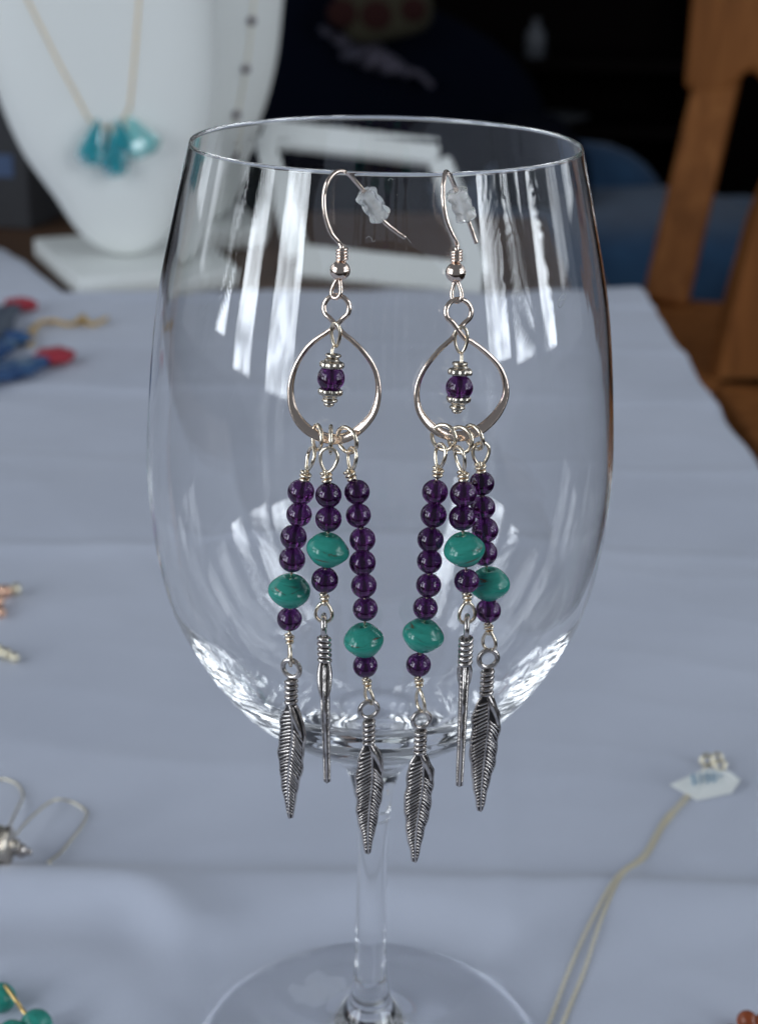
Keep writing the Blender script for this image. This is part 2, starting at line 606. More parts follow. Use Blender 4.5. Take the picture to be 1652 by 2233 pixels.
def on_bowl(px, py, off=0.0, hang=True):
    """point on (or off) the outside of the bowl; below its widest ring things hang straight down"""
    d = ray(px, py)
    lo = 0.15
    for k in range(1200):
        s = lo + k * 0.0002
        p = CW + d * s
        z = p.z - TZ
        rr = out_r(z) if z < H else OR[0]
        if hang and z < H - 0.065:
            rr = 0.0465
        if math.hypot(p.x, p.y) <= rr + off:
            a, c_ = s - 0.0002, s
            for _ in range(12):                 # refine the hit
                q = (a + c_) / 2
                p = CW + d * q
                z = p.z - TZ
                rr = out_r(z) if z < H else OR[0]
                if hang and z < H - 0.065:
                    rr = 0.0465
                if math.hypot(p.x, p.y) <= rr + off:
                    c_ = q
                else:
                    a = q
            return CW + d * c_
    return p


# small etched mark on the wall of the glass
c = on_bowl(1224, 655, 0.00006)
n = Vector((c.x, c.y, 0)).normalized()
sx = Vector((0, 0, 1)).cross(n).normalized()
b = MB()
pts = [c + sx * (0.00095 * math.cos(a)) + Vector((0, 0, 1)) * (0.0012 * math.sin(a)) + sx * (0.0005 * math.sin(a)) for a in np.linspace(0, 2 * math.pi, 28, endpoint=False)]
b.tube(pts, 0.00006, 5, closed=True)
b.tube([c + sx * -0.0006 + Vector((0, 0, -.0002)), c + Vector((0, 0, .0002)), c + sx * 0.0007 + Vector((0, 0, 0.0001))], 0.00005, 5)
b.build('etched_mark', M['etch'], wg)

# lint and dust caught on the glass
M['lint'] = new_mat('lint', (0.75, 0.75, 0.73), 0.9)
for px_ in ([(798, 520), (803, 515), (809, 519), (812, 526), (818, 524)], [(884, 515), (890, 522), (896, 530)], [(846, 393), (851, 388), (857, 392)]):
    b = MB()
    b.tube(smooth_path([on_bowl(x, y, 0.0001) for x, y in px_], 5), 0.00002, 5)
    b.build('lint', M['lint'], wg)
b = MB()
for k in range(70):
    x, y = random.uniform(360, 1290), random.uniform(400, 1300)
    c = on_bowl(x, y, 0.00003, hang=False)
    r_ = random.uniform(0.00003, 0.00007)
    b.add([c + Vector((r_, 0, 0)), c + Vector((0, -r_, 0)), c + Vector((0, 0, r_)), c + Vector((-r_, 0, 0)), c + Vector((0, 0, -r_))],
          [(0, 2, 1), (1, 2, 3), (3, 4, 1), (1, 4, 0)])
tag(b.build('dust', M['lint'], wg), kind='stuff')

# ------------------------------------------------------------------ earrings: shared meshes
bead_r = 0.00228


def bead_mesh():
    m = MB()
    pr = []
    hole = 0.00036
    a0 = math.asin(hole / bead_r)
    for a in np.linspace(a0, math.pi - a0, 18):
        pr.append((bead_r * math.sin(a), -bead_r * 0.97 * math.cos(a)))
    ztop = pr[-1][1]
    pr += [(hole * .98, z) for z in np.linspace(ztop - 0.0002, -ztop + 0.0002, 5)]
    pr.append(pr[0])
    m.lathe(pr, 32)
    return m.mesh('amethyst_bead', M['amethyst'])


BEAD = bead_mesh()


def turq_mesh(seed):
    r_ = random.Random(seed)
    ph = [r_.uniform(0, 6.28) for _ in range(4)]
    m = MB()
    pr = [(0.00045, -0.0026), (0.0012, -0.00278), (0.0020, -0.00248), (0.00292, -0.0016), (0.00350, -0.00075), (0.00366, 0.0), (0.00350, 0.00075),
          (0.00292, 0.0016), (0.0020, 0.00248), (0.0012, 0.00278), (0.00045, 0.0026)]
    pr = [(q.x, q.y) for q in smooth_path([Vector((a, c_, 0)) for a, c_ in pr], 4)]
    tilt = r_.uniform(-0.07, 0.07)

    def wob(t_, z):
        return 0.045 * math.sin(t_ + ph[0] + z * 350) + 0.028 * math.sin(2 * t_ + ph[1]) + 0.016 * math.sin(3 * t_ + ph[2] + z * 900) + tilt * math.sin(t_ + ph[3]) * z / 0.003
    m.lathe(pr + [(0.0004, 0.0), pr[0]], 40, wobble=wob)
    return m.mesh('turquoise_bead', M['turq'])


def frame_at(c, up):
    """local axes: up, right (tangent to the bowl, to the viewer's right), out (towards the viewer)"""
    up = up.normalized()
    out = Vector((c.x, c.y, 0)).normalized()
    out = (out - up * out.dot(up)).normalized()
    right = up.cross(out).normalized() * -1
    if right.x < 0:
        right = -right
    return up, right, out


def ring_pts(c, up, a, bb, theta, n=28, tear=0.0):
    """loop of half-height bb whose plane is turned by theta about 'up'; tear narrows the bottom"""
    u, r, o = frame_at(c, up)
    e = r * math.cos(theta) + o * math.sin(theta)
    out = []
    for k in range(n):
        q = 2 * math.pi * k / n
        w = a * (1 - tear * (0.5 - 0.5 * math.sin(q)))
        out.append(c + u * (bb * math.sin(q)) + e * (w * math.cos(q)))
    return out


def coil_pts(p0, p1, rad, turns, n=16, jitter=0.0):
    ax = (p1 - p0)
    L = ax.length
    ax.normalize()
    a = ax.orthogonal().normalized()
    c_ = ax.cross(a)
    out = []
    N = int(turns * n)
    for k in range(N + 1):
        q = 2 * math.pi * k / n
        rr = rad * (1 + jitter * math.sin(k * 0.7))
        out.append(p0 + ax * (L * k / N) + (a * math.cos(q) + c_ * math.sin(q)) * rr)
    return out


def place(o, c, up, spin=0.0):
    up = up.normalized()
    q = up.to_track_quat('Z', 'Y').to_matrix()
    m = q @ Matrix.Rotation(spin, 3, 'Z')
    o.matrix_world = Matrix.Translation(c) @ m.to_4x4()


def child(name, me, parent, c, up, spin=0.0, scale=1.0):
    o = bpy.data.objects.new(name, me)
    COL.objects.link(o)
    o.parent = parent
    m = up.normalized().to_track_quat('Z', 'Y').to_matrix() @ Matrix.Rotation(spin, 3, 'Z')
    o.matrix_parent_inverse = parent.matrix_world.inverted()
    o.matrix_basis = Matrix.Translation(c) @ m.to_4x4() @ Matrix.Scale(scale, 4)
    return o


# --- feather charm, modelled hanging from its ring centre at the origin, face towards -y
def feather_blade(seed):
    r_ = random.Random(seed)
    L0, L1 = -0.0063, -0.0268                 # top and tip of the blade
    N = 44
    wt = [0, .06, .16, .30, .45, .60, .75, .88, .96, 1.0]
    ww = [.30, .62, .93, 1.0, .97, .84, .60, .34, .24, .14]
    hw = 0.00226 * r_.uniform(.96, 1.04)
    mw_, mp_ = r_.uniform(.00025, .0006), r_.uniform(0, .8)
    w1, w2 = r_.uniform(0, 6), r_.uniform(0, 6)

    def mid(t_):
        return mw_ * math.sin(t_ * math.pi * 1.7 + mp_) * (1 - 0.5 * t_) + 0.0001

    def half(t_, s):
        return hw * interp(t_, wt, ww) * (1 + 0.055 * math.sin(t_ * 19 + s * 2 + w1) + 0.04 * math.sin(t_ * 41 + s + w2))
    m = MB()
    vs, fs = [], []
    for i in range(N + 1):
        t_ = i / N
        z = L0 + (L1 - L0) * t_
        c_ = mid(t_)
        a, d = half(t_, -1), half(t_, 1)
        th = 0.00052 * (1 - 0.35 * t_)
        sec = [(-a, 0), (-a * .93, -th * .7), (-a * .5, -th), (0, -th * 1.1), (d * .5, -th), (d * .93, -th * .7), (d, 0),
               (d * .93, th * .7), (d * .5, th), (0, th * 1.1), (-a * .5, th), (-a * .93, th * .7)]
        vs += [(c_ * .4 + x, y, z) for x, y in sec]
    K = 12
    for i in range(N):
        for k in range(K):
            l = (k + 1) % K
            fs.append((i * K + k, i * K + l, (i + 1) * K + l, (i + 1) * K + k))
    fs.append(tuple(range(K)))
    fs.append(tuple(N * K + k for k in reversed(range(K))))
    m.add(vs, fs, 1)
    # raised rim wire round the outline
    for s in (-1, 1):
        m.tube([(mid(i / N) * .4 + s * half(i / N, s) * .97, 0, L0 + (L1 - L0) * i / N) for i in range(N + 1)],
               [0.00028 * (1 - .3 * i / N) for i in range(N + 1)], 6, mi=0)
    # mid rib and barbs, front and back
    for f in (-1, 1):
        m.tube([(mid(i / N), f * 0.00056 * (1 - .3 * i / N), L0 + (L1 - L0) * i / N) for i in range(N + 1)],
               [0.00026 * (1 - .35 * i / N) for i in range(N + 1)], 6, mi=0)
        nb = 30
        for s in (-1, 1):
            for i in range(nb):
                t0 = 0.045 + 0.93 * i / nb
                if s == 1 and t0 < 0.20:
                    continue
                z0 = L0 + (L1 - L0) * t0
                w0 = half(t0, s)
                x0 = mid(t0)
                dz = -(0.0011 + 0.0006 * (w0 / hw)) * (1.25 if s == 1 else 0.75) * (w0 / hw) * (1 + r_.uniform(-.1, .1))
                pts = []
                for q in (0, .35, .7, 1):
                    tt = min(1, max(0, t0 + (q * dz) / (L1 - L0)))
                    xx = x0 + (mid(tt) * .4 + s * half(tt, s) * .96 - x0) * q
                    pts.append((xx, f * 0.00054 * (1 - .3 * t0) * (1 - .28 * q * q), z0 + dz * (q ** 1.2)))
                rb = 0.000195 * (1 - 0.25 * t0)
                m.tube(pts, [rb, rb * 1.1, rb, rb * .75], 5, mi=0)
        # smooth folded vane at the shoulder
        pts = [Vector((x * 1e-3, f * y * 1e-3, L0 + z * 1e-3)) for x, y, z in ((0.0, .45, .3), (.55, .62, -.9), (1.15, .66, -2.3), (1.75, .55, -3.9), (2.05, .35, -5.2))]
        m.tube(smooth_path(pts, 4), [interp(k, [0, 5, 11, 16], [.00035, .00052, .00042, .00015]) for k in range(17)], 8, mi=0)
    return m.mesh('feather_charm', [M['antique'], M['oxide']])


def feather_ring():
    m = MB()
    m.tube([(0.00146 * math.cos(a), 0, 0.00146 * math.sin(a)) for a in np.linspace(0, 2 * math.pi, 28, endpoint=False)], 0.00042, 10, closed=True)
    return m.mesh('ring', M['antique'])


def feather_quill():
    m = MB()
    m.lathe([(0, -0.0066), (0.00075, -0.0065), (0.00062, -0.004), (0.00058, -0.0017), (0, -0.0015)], 12, mi=1)
    for k in range(5):
        z = -0.0023 - k * 0.00088
        m.tube([(0.00078 * math.cos(a), 0.00078 * math.sin(a), z + 0.00022 * math.cos(a + .5)) for a in np.linspace(0, 2 * math.pi, 16, endpoint=False)],
               0.00037, 7, closed=True, mi=0)
    return m.mesh('quill_wrap', [M['antique'], M['oxide']])


F_RING, F_QUILL = feather_ring(), feather_quill()


def feather(parent, ring_c, tip, turn, seed, bend=0.0):
    d = (ring_c - tip)
    up = d.normalized()
    u, r, o = frame_at(ring_c, up)
    e = r * math.cos(turn) + o * math.sin(turn)          # the blade's width direction
    if turn > 1.4:                                       # edge-on towards the photographer
        e = Vector((ring_c.x, ring_c.y - CAM_Y, 0)).normalized()
        e = (Matrix.Rotation(turn - 1.5, 3, 'Z') @ e)
        e = (e - u * e.dot(u)).normalized()
    n_ = e.cross(u).normalized()
    sc = d.length / 0.0268
    m = Matrix((e, n_ * -1 if n_.dot(o) > 0 else n_ * 1, u)).transposed()
    if m.determinant() < 0:
        m = Matrix((e * -1, n_ * -1 if n_.dot(o) > 0 else n_ * 1, u)).transposed()
    mw = Matrix.Translation(ring_c) @ m.to_4x4() @ Matrix.Scale(sc, 4)
    fo = bpy.data.objects.new('feather_charm', feather_blade(seed))
    COL.objects.link(fo)
    fo.parent = parent
    fo.matrix_parent_inverse = parent.matrix_world.inverted()
    fo.matrix_basis = mw
    for nm, me_ in (('ring', F_RING), ('quill_wrap', F_QUILL)):
        k = bpy.data.objects.new(nm, me_)
        COL.objects.link(k)
        k.parent = fo
    return fo


PX = 1 / 13000.0                               # about one photo pixel at the earrings, in metres


def strand(parent, top_loop, wrap, beads, low_wrap, low_loop, ring, tip, turn, off, seed):
    """top_loop / low_loop: (x, y, half width, half height); beads: (x, y, kind)"""
    P = lambda x, y, o_=0.0: on_bowl(x, y, off + o_)
    cs = [P(x, y) for x, y, k in beads]
    wp = P(*wrap)
    lw = P(*low_wrap)
    chain = [wp] + cs + [lw]
    m = MB()
    m.tube(smooth_path(chain, 4), 0.00026, 6)
    up0 = (chain[0] - chain[1]).normalized()
    # wrapped necks
    m.tube(coil_pts(wp - up0 * 0.0009, wp + up0 * 0.0009, 0.00072, 2.6, jitter=.12), 0.00030, 7)
    m.tube([wp - up0 * 0.001, wp + up0 * 0.0012], 0.0004, 7)
    up1 = (chain[-2] - chain[-1]).normalized()
    m.tube(coil_pts(lw - up1 * 0.0011, lw + up1 * 0.0010, 0.00058, 2.8, jitter=.2), 0.00027, 7)
    m.tube([lw - up1 * 0.0013, lw + up1 * 0.0012], 0.00036, 7)
    # loops
    for (x, y, a, h_), flip in ((top_loop, 1), (low_loop, -1)):
        c_ = P(x, y)
        a_, b_ = a * PX, h_ * PX
        th = math.acos(min(1, a_ / (b_ * 0.85))) if a_ < b_ * .85 else 0.0
        wl = max(a_, b_ * 0.85) if th else a_
        base = wp if flip == 1 else lw
        upv = (c_ - base) * flip if (c_ - base).length > 1e-5 else Vector((0, 0, 1))
        pts = ring_pts(c_, upv, wl, b_, th, tear=0.45 if flip == 1 else 0.0)
        if flip == -1:
            pts = ring_pts(c_, upv * -1, wl, b_, th, tear=0.45)
        m.tube(pts, 0.00032, 8, closed=True)
    st = m.build('strand', M['wire'], parent)
    for i, ((x, y, kind), c_) in enumerate(zip(beads, cs)):
        up = (chain[i] - chain[i + 2]).normalized()
        if kind == 'a':
            child('amethyst_bead', BEAD, st, c_, up, rng.uniform(0, 6.28), rng.uniform(.96, 1.04))
        else:
            tilt = up + Vector((rng.uniform(-.12, .12), 0, 0))
            child('turquoise_bead', turq_mesh(seed * 7 + i), st, c_, tilt, rng.uniform(0, 6.28))
    feather(parent, P(*ring), P(*tip), turn, seed)
    return st


def Z1(x, y):                                   # detail view 1 of the photo to photo pixels
    return ((650 + x / 2.36) / 1.16223, (380 + y / 2.36) / 1.16223)


def Z2(x, y):
    return ((650 + x / 2.36) / 1.16223, (1060 + y / 2.36) / 1.16223)


def Z8(x, y):
    return ((640 + x * .3995) / 1.16223, (300 + y * .3995) / 1.16223)


def star_cap(lobes=7):
    m = MB()
    pr = [(0.0005, 0.0009), (0.0011, 0.00085), (0.00135, 0.00045), (0.0019, 0.0002), (0.00205, -0.0003), (0.0019, -0.00075), (0.0012, -0.0005), (0.0005, -0.0002), (0.0005, 0.0009)]
    pr = [(q.x, q.y) for q in smooth_path([Vector((a, c_, 0)) for a, c_ in pr], 3)]
    m.lathe(pr, 84, wobble=lambda t_, z: (0.15 * abs(math.cos(lobes * t_ / 2)) - 0.10) if z < 0.0004 else 0.0)
    return m.mesh('bead_cap', M['capmetal'])


def disc_cap():
    m = MB()
    m.tube([(0.00105 * math.cos(a), 0.00105 * math.sin(a), 0) for a in np.linspace(0, 2 * math.pi, 24, endpoint=False)], 0.00033, 8, closed=True)
    m.lathe([(0, -.00022), (.001, -.00022), (.001, .00022), (0, .00022)], 24)
    return m.mesh('end_disc', M['capmetal'])


M['capmetal'] = new_mat('cap_silver', (0.62, 0.56, 0.48), 0.22, 1.0)
CAP, DISC = star_cap(), disc_cap()


def hoop(parent, loop_c, loop_r, left_leg, right_leg, name='hoop'):
    """figure-of-eight: small loop on top, teardrop below, hammered flat along the bottom"""
    lx, ly = loop_c
    path = []
    # up the left leg reversed: start at the cross, round the teardrop, back to the cross, round the loop
    tear = [Z1(*p) for p in left_leg] + [Z1(*p) for p in reversed(right_leg)]
    offs = []
    n_t = len(tear)
    for i, p in enumerate(tear):
        s = i / (n_t - 1)
        offs.append(0.0009 + (0.0007 * max(0, (s - .88) / .12)) - 0.0 * s)
    pts = [on_bowl(p[0], p[1], o_) for p, o_ in zip(tear, offs)]
    loop = []
    for k in range(9):
        a = R(-38) if False else None
        q = R(244 - 308 * k / 8)                # from lower left over the top to lower right
        x = lx + loop_r * math.cos(q)
        y = ly - loop_r * math.sin(q)
        z_ = 0.0016 - 0.0010 * k / 8
        loop.append(on_bowl(*Z1(x, y), z_))
    ctrl = pts + loop
    full = smooth_path(ctrl, 6, closed=True)
    N = len(full)
    zs = np.array([p.z for p in full])
    zlo = min(zs[: int(N * len(pts) / len(ctrl))])
    zc = max(p.z for p in pts)
    hw, ht, side = [], [], []
    for i, p in enumerate(full):
        k = (p.z - zlo) / (zc - zlo)
        f = interp(k, [0, .12, .35, .6, 1.2], [1, .85, .35, .08, 0])
        hw.append(0.00044 + 0.00052 * f)
        ht.append(0.00042 - 0.00014 * f)
        side.append(Vector((p.x - 0, p.y, 0)).normalized() * -0.25 + Vector((0, 0, 1)) if False else None)
    # width direction lies in the hoop's own plane
    cen = sum(pts, Vector()) / len(pts)
    for i, p in enumerate(full):
        a_, c_ = full[i - 1], full[(i + 1) % N]
        t_ = (c_ - a_).normalized()
        out = Vector((p.x, p.y, 0)).normalized()
        w = t_.cross(out)
        side[i] = (w + out * 0.6).normalized()
    m = MB()
    m.ribbon(full, side, hw, ht, closed=True)
    return m.build(name, M['silver'], parent)


def ear_wire(parent, outer_px, inner_pts, coil, ball, eye):
    """outer_px: photo points up the outside of the glass; inner_pts: (x, y, world y) inside the bowl"""
    out = [on_bowl(x, y, o_) for x, y, o_ in outer_px]
    ins = [at_y(x, y, wy) for x, y, wy in inner_pts]
    cA, cB = on_bowl(*coil[0], 0.0012), on_bowl(*coil[1], 0.0012)
    m = MB()
    path = smooth_path([cB, cA] + out + ins, 8)
    m.tube(path, 0.00040, 10)
    ew = m.build('ear_wire', M['silver'], parent)
    m = MB()
    m.tube(coil_pts(cB, cA, 0.00078, 4.2), 0.00031, 8)
    m.build('coil', M['silver'], ew)
    m = MB()
    bc = on_bowl(*ball, 0.0012)
    m.lathe([(0.00172 * math.sin(a) if 0 < k < 20 else 0, -0.00172 * math.cos(a)) for k, a in enumerate(np.linspace(0, math.pi, 21))], 32)
    o = m.build('ball', M['silver'], ew)
    o.matrix_parent_inverse = ew.matrix_world.inverted()
    o.matrix_basis = Matrix.Translation(bc)
    m = MB()
    (x, y, a, h_) = eye
    c_ = on_bowl(x, y, 0.0014)
    upv = bc - c_
    m.tube(ring_pts(c_, upv * -1, a * PX, h_ * PX, R(25), tear=0.7), 0.00036, 8, closed=True)
    m.build('eye_loop', M['silver'], ew)
    return ew, path


def stopper(parent, c, ax, length=0.0052, r=0.00185):
    m = MB()
    pr = []
    for k, z in enumerate(np.linspace(-.5, .5, 25)):
        rr = r * (0.80 + 0.20 * abs(math.cos(z * math.pi * 2.6))) * (1 - 0.25 * max(0, abs(z) - .42) / .08)
        pr.append((rr, z * length))
    pr = [(0.0005, -length / 2)] + pr + [(0.0005, length / 2)] + [(0.00046, z * length) for z in (.3, 0, -.3)] + [(0.0005, -length / 2)]
    m.lathe(pr, 48, wobble=lambda t_, z: 0.10 * math.cos(6 * t_) * (1 if abs(z) > 0.0006 else 0.5))
    me_ = m.mesh('stopper', M['rubber'])
    return child('stopper', me_, parent, c, ax, 0.3)


def dangle(parent, loop, shaft, disc1, cap1, bead, cap2, disc2, tip, off):
    P = lambda xy: on_bowl(*Z1(*xy), off)
    m = MB()
    x, y, a, h_ = loop
    c_ = on_bowl(*Z1(x, y), off * .75)
    a_, b_ = a / 2.743 * PX, h_ / 2.743 * PX
    m.tube(ring_pts(c_, Vector((0, 0, 1)), a_ * 1.2, b_, R(30), tear=0.35), 0.0003, 8, closed=True)
    m.tube(smooth_path([c_ - Vector((0, 0, b_)), P(shaft), P(bead), P(tip)], 5), 0.0003, 7)
    o = m.build('drop_pin', M['wire'], parent)
    up = (P(disc1) - P(disc2)).normalized()
    child('end_disc', DISC, o, P(disc1), up)
    child('bead_cap', CAP, o, P(cap1), up, 0.2)
    child('amethyst_bead', BEAD, o, P(bead), up, 0, 1.03)
    child('bead_cap', CAP, o, P(cap2), -up, 0.6)
    child('end_disc', DISC, o, P(disc2), up)
    m = MB()
    m.lathe([(0.0009 * math.sin(a) if 0 < k < 10 else 0, -0.00055 * math.cos(a)) for k, a in enumerate(np.linspace(0, math.pi, 11))], 20)
    child('head', m.mesh('head', M['capmetal']), o, P(tip), up)


def jump_ring(parent, x, y, a, h_, tilt=0.0, off=0.0019):
    c_ = on_bowl(*Z2(x, y), off)
    a_, b_ = a / 2.743 * PX, h_ / 2.743 * PX
    th = math.acos(min(1, a_ / b_))
    up = Vector((math.sin(tilt), 0, math.cos(tilt)))
    m = MB()
    m.tube(ring_pts(c_, up, b_, b_, th, 32), 0.00037, 9, closed=True)
    m.build('jump_ring', M['wire'], parent)


def L4(x, y, a, h_):
    px, py = Z2(x, y)
    return (px, py, a / 2.743, h_ / 2.743)


# --- first earring: its strands hang clear of one another
e1 = empty('earring', on_bowl(735, 375), 'silver hoop earring on wine glass rim, three amethyst strands hanging clear of each other', 'earring', 'earrings hooked on the wine glass')
ew, path = ear_wire(e1,
                    [(738, 528, .0010), (722, 508, .0016), (709, 470, .0022), (706, 430, .0026), (713, 398, .0026), (727, 379, .0016)],
                    [(*Z8(560, 333), -.0362), (*Z8(610, 352), -.0345), (*Z8(650, 395), -.0330), (*Z8(700, 455), -.0318), (*Z8(770, 560), -.0308), (*Z8(830, 650), -.0302), (*Z8(900, 710), -.0298), (*Z8(965, 755), -.0296)],
                    [(745, 541), (745, 570)], (741, 590), (734, 628, 17, 22))
c1, c2 = at_y(*Z8(715, 475), -.0316), at_y(*Z8(815, 625), -.0304)
stopper(e1, (c1 + c2) / 2, c1 - c2, (c1 - c2).length * 1.15)
hoop(e1, (478, 945), 76,
     [(462, 1062), (420, 1092), (350, 1140), (290, 1200), (230, 1305), (203, 1430), (222, 1560), (285, 1655), (370, 1708), (470, 1730)],
     [(520, 1098), (570, 1138), (645, 1215), (708, 1318), (728, 1430), (712, 1540), (655, 1632), (565, 1704)])
dangle(e1, (473, 1105, 34, 72), (452, 1200), (458, 1230), (450, 1276), (445, 1365), (440, 1456), (437, 1498), (432, 1520), 0.0022)
jump_ring(e1, 362, 115, 44, 76, 0.1)
jump_ring(e1, 443, 128, 17, 82, 0.0)
jump_ring(e1, 541, 130, 64, 80, -0.1)
strand(e1, L4(320, 245, 36, 72), Z2(290, 350), [(656, 1073, 'a'), (652, 1122, 'a'), (640, 1172, 'a'), (637, 1220, 'a'), (633, 1289, 't'), (631, 1350, 'a')],
       (631, 1393), (632, 1427, 11, 27), (635, 1458), (633, 1782), 0.12, 0.0026, 1)
strand(e1, L4(430, 252, 66, 76), Z2(418, 355), [(716, 1080, 'a'), (716, 1132, 'a'), (712, 1199, 't'), (708, 1265, 'a')],
       (707, 1305), (706, 1335, 24, 24), (706, 1363), (713, 1705), 1.45, 0.0042, 2)
strand(e1, L4(570, 245, 36, 70), Z2(562, 345), [(778, 1073, 'a'), (781, 1124, 'a'), (790, 1177, 'a'), (790, 1227, 'a'), (793, 1277, 'a'), (796, 1328, 'a'), (794, 1396, 't'), (796, 1452, 'a')],
       (800, 1490), (804, 1516, 12, 22), (804, 1548), (802, 1860), -0.3, 0.0026, 3)

# --- second earring: its short strand overlaps the one behind
e2 = empty('earring', on_bowl(968, 378), 'silver hoop earring on wine glass rim, its short amethyst strand overlapping the strand behind', 'earring', 'earrings hooked on the wine glass')
ew, path = ear_wire(e2,
                    [(*Z8(1296, 800), .0010), (*Z8(1270, 745), .0016), (*Z8(1235, 660), .0022), (*Z8(1214, 560), .0026), (*Z8(1207, 460), .0026), (*Z8(1213, 385), .0020)],
                    [(*Z8(1224, 338), -.0355), (*Z8(1245, 358), -.0338), (*Z8(1268, 410), -.0322), (*Z8(1295, 480), -.0310), (*Z8(1325, 555), -.0300), (*Z8(1360, 640), -.0294), (*Z8(1390, 720), -.0290), (*Z8(1415, 790), -.0288)],
                    [(995, 545), (995, 572)], (993, 594), (995, 634, 15, 24))
c1, c2 = at_y(*Z8(1290, 470), -.0312), at_y(*Z8(1352, 625), -.0296)
stopper(e2, (c1 + c2) / 2, c1 - c2, (c1 - c2).length * 1.15)
hoop(e2, (1208, 968), 76,
     [(1192, 1090), (1165, 1130), (1085, 1205), (995, 1325), (958, 1440), (972, 1555), (1035, 1645), (1120, 1697), (1220, 1712)],
     [(1240, 1122), (1290, 1150), (1375, 1215), (1452, 1300), (1487, 1400), (1482, 1490), (1422, 1595), (1325, 1678)])
dangle(e2, (1222, 1135, 38, 80), (1225, 1245), (1215, 1278), (1218, 1318), (1212, 1422), (1206, 1500), (1200, 1540), (1197, 1560), 0.0022)
jump_ring(e2, 1118, 114, 60, 78, 0.15)
jump_ring(e2, 1218, 130, 54, 80, 0.1)
jump_ring(e2, 1300, 114, 26, 78, -0.25)
strand(e2, L4(1340, 214, 68, 72), Z2(1338, 302), [(1050, 1054, 'a'), (1052, 1107, 'a'), (1057, 1156, 'a'), (1055, 1206, 'a'), (1066, 1273, 't'), (1064, 1332, 'a')],
       (1065, 1370), (1066, 1398, 13, 24), (1064, 1437), (1046, 1767), 0.2, 0.0024, 4)
strand(e2, L4(1217, 245, 16, 78), Z2(1235, 350), [(1010, 1077, 'a'), (1007, 1129, 'a'), (1012, 1198, 't'), (1017, 1267, 'a')],
       (1018, 1303), (1018, 1336, 24, 26), (1017, 1365), (1001, 1713), 1.5, 0.0056, 5)
strand(e2, L4(1097, 228, 22, 76), Z2(1083, 325), [(948, 1073, 'a'), (945, 1123, 'a'), (938, 1177, 'a'), (936, 1224, 'a'), (934, 1276, 'a'), (927, 1326, 'a'), (921, 1386, 't'), (912, 1450, 'a')],
       (913, 1488), (916, 1528, 8, 28), (918, 1570), (904, 1878), -0.15, 0.0028, 6)

# ------------------------------------------------------------------ busts and necklaces
def bust(loc, rotz, leanx, leany, slab, label, w_scale=1.0, slab_off=(0, 0)):
    t_ = empty('necklace_bust', loc, label, 'bust', 'white necklace busts')
    zs = [0.0, .003, .010, .022, .043, .075, .117, .165, .205, .230, .250, .270, .300, .320, .324]
    ws = [.003, .014, .026, .036, .047, .065, .077, .082, .083, .078, .062, .044, .036, .034, .004]
    ds = [.004, .010, .014, .017, .021, .025, .028, .030, .031, .031, .030, .029, .028, .027, .004]
    rot = Matrix.Rotation(rotz, 3, 'Z')
    rows = []
    zz = np.linspace(0, .324, 70)
    vs, fs = [], []
    seg = 48
    ctrl = smooth_path([Vector((a, c_, d_)) for a, c_, d_ in zip(zs, ws, ds)], 5)

    def section(p):
        z, w_, d_ = p
        out = []
        for k in range(seg):
            a = 2 * math.pi * k / seg
            cx_, sy = math.cos(a), math.sin(a)
            x = w_ * w_scale * (abs(cx_) ** 0.8) * (1 if cx_ > 0 else -1)
            y = -d_ * (abs(sy) ** 0.9) * (1 if sy > 0 else -1)
            if y > 0:
                y *= 0.35
            out.append(Vector(loc) + Vector((leanx * z, leany * z, 0.0165 + z)) + rot @ Vector((x, y, 0)))
        return out
    for p in ctrl:
        vs += section(p)
    n = len(ctrl)
    for i in range(n - 1):
        for k in range(seg):
            l = (k + 1) % seg
            fs.append((i * seg + k, i * seg + l, (i + 1) * seg + l, (i + 1) * seg + k))
    fs.append(tuple(range(seg)))
    fs.append(tuple((n - 1) * seg + k for k in range(seg)))
    m = MB()
    m.add(vs, fs)
    m.build('torso', M['bust'], t_)
    m = MB()
    c_ = Vector(loc) + rot @ Vector((slab_off[0], slab_off[1], 0)) + Vector((0, 0, 0.0085))
    m.box(c_, (slab[0], slab[1], 0.015), rot @ Matrix.Rotation(R(7), 3, 'Z'))
    m.build('base', M['bust'], t_, bevel=0.003)
    m = MB()
    p0 = Vector(loc) + rot @ Vector((0, 0.03, 0)) + Vector((0, 0, 0.016))
    p1 = Vector(loc) + Vector((leanx * .1, leany * .1, .11)) + rot @ Vector((0, 0.005, 0))
    m.tube([p0, p1], 0.008, 10)
    m.build('strut', M['bust'], t_)

    def surf(px, py, off=0.001):
        """point on the bust's front seen at a photo pixel"""
        d = ray(px, py)
        inv = rot.transposed()
        for k in range(2400):
            p = CW + d * (0.8 + k * 0.0005)
            z = p.z - loc[2] - 0.0165
            if z < 0.001 or z > .32:
                continue
            w_, dd = interp(z, zs, ws) * w_scale, interp(z, zs, ds)
            q = inv @ (p - Vector(loc) - Vector((leanx * z, leany * z, 0)))
            if abs(q.x) < w_:
                yf = -dd * (max(0, 1 - (abs(q.x) / w_) ** 2.5)) ** 0.45
                if q.y >= yf - off:
                    return p
            elif q.y >= 0:
                return p
        return p
    return t_, surf


b1, surf1 = bust((-0.186, 0.835, TZ - 0.006), R(17), -0.10, 0.10, (0.105, 0.145), 'white necklace bust wearing the teal teardrop pendants', 1.0, (0.0, 0.012))
b2, surf2 = bust((-0.168, 0.985, TZ - 0.006), R(12), 0.02, 0.10, (0.10, 0.12), 'white necklace bust half hidden behind another, wearing a fine dark beaded chain', 1.0)


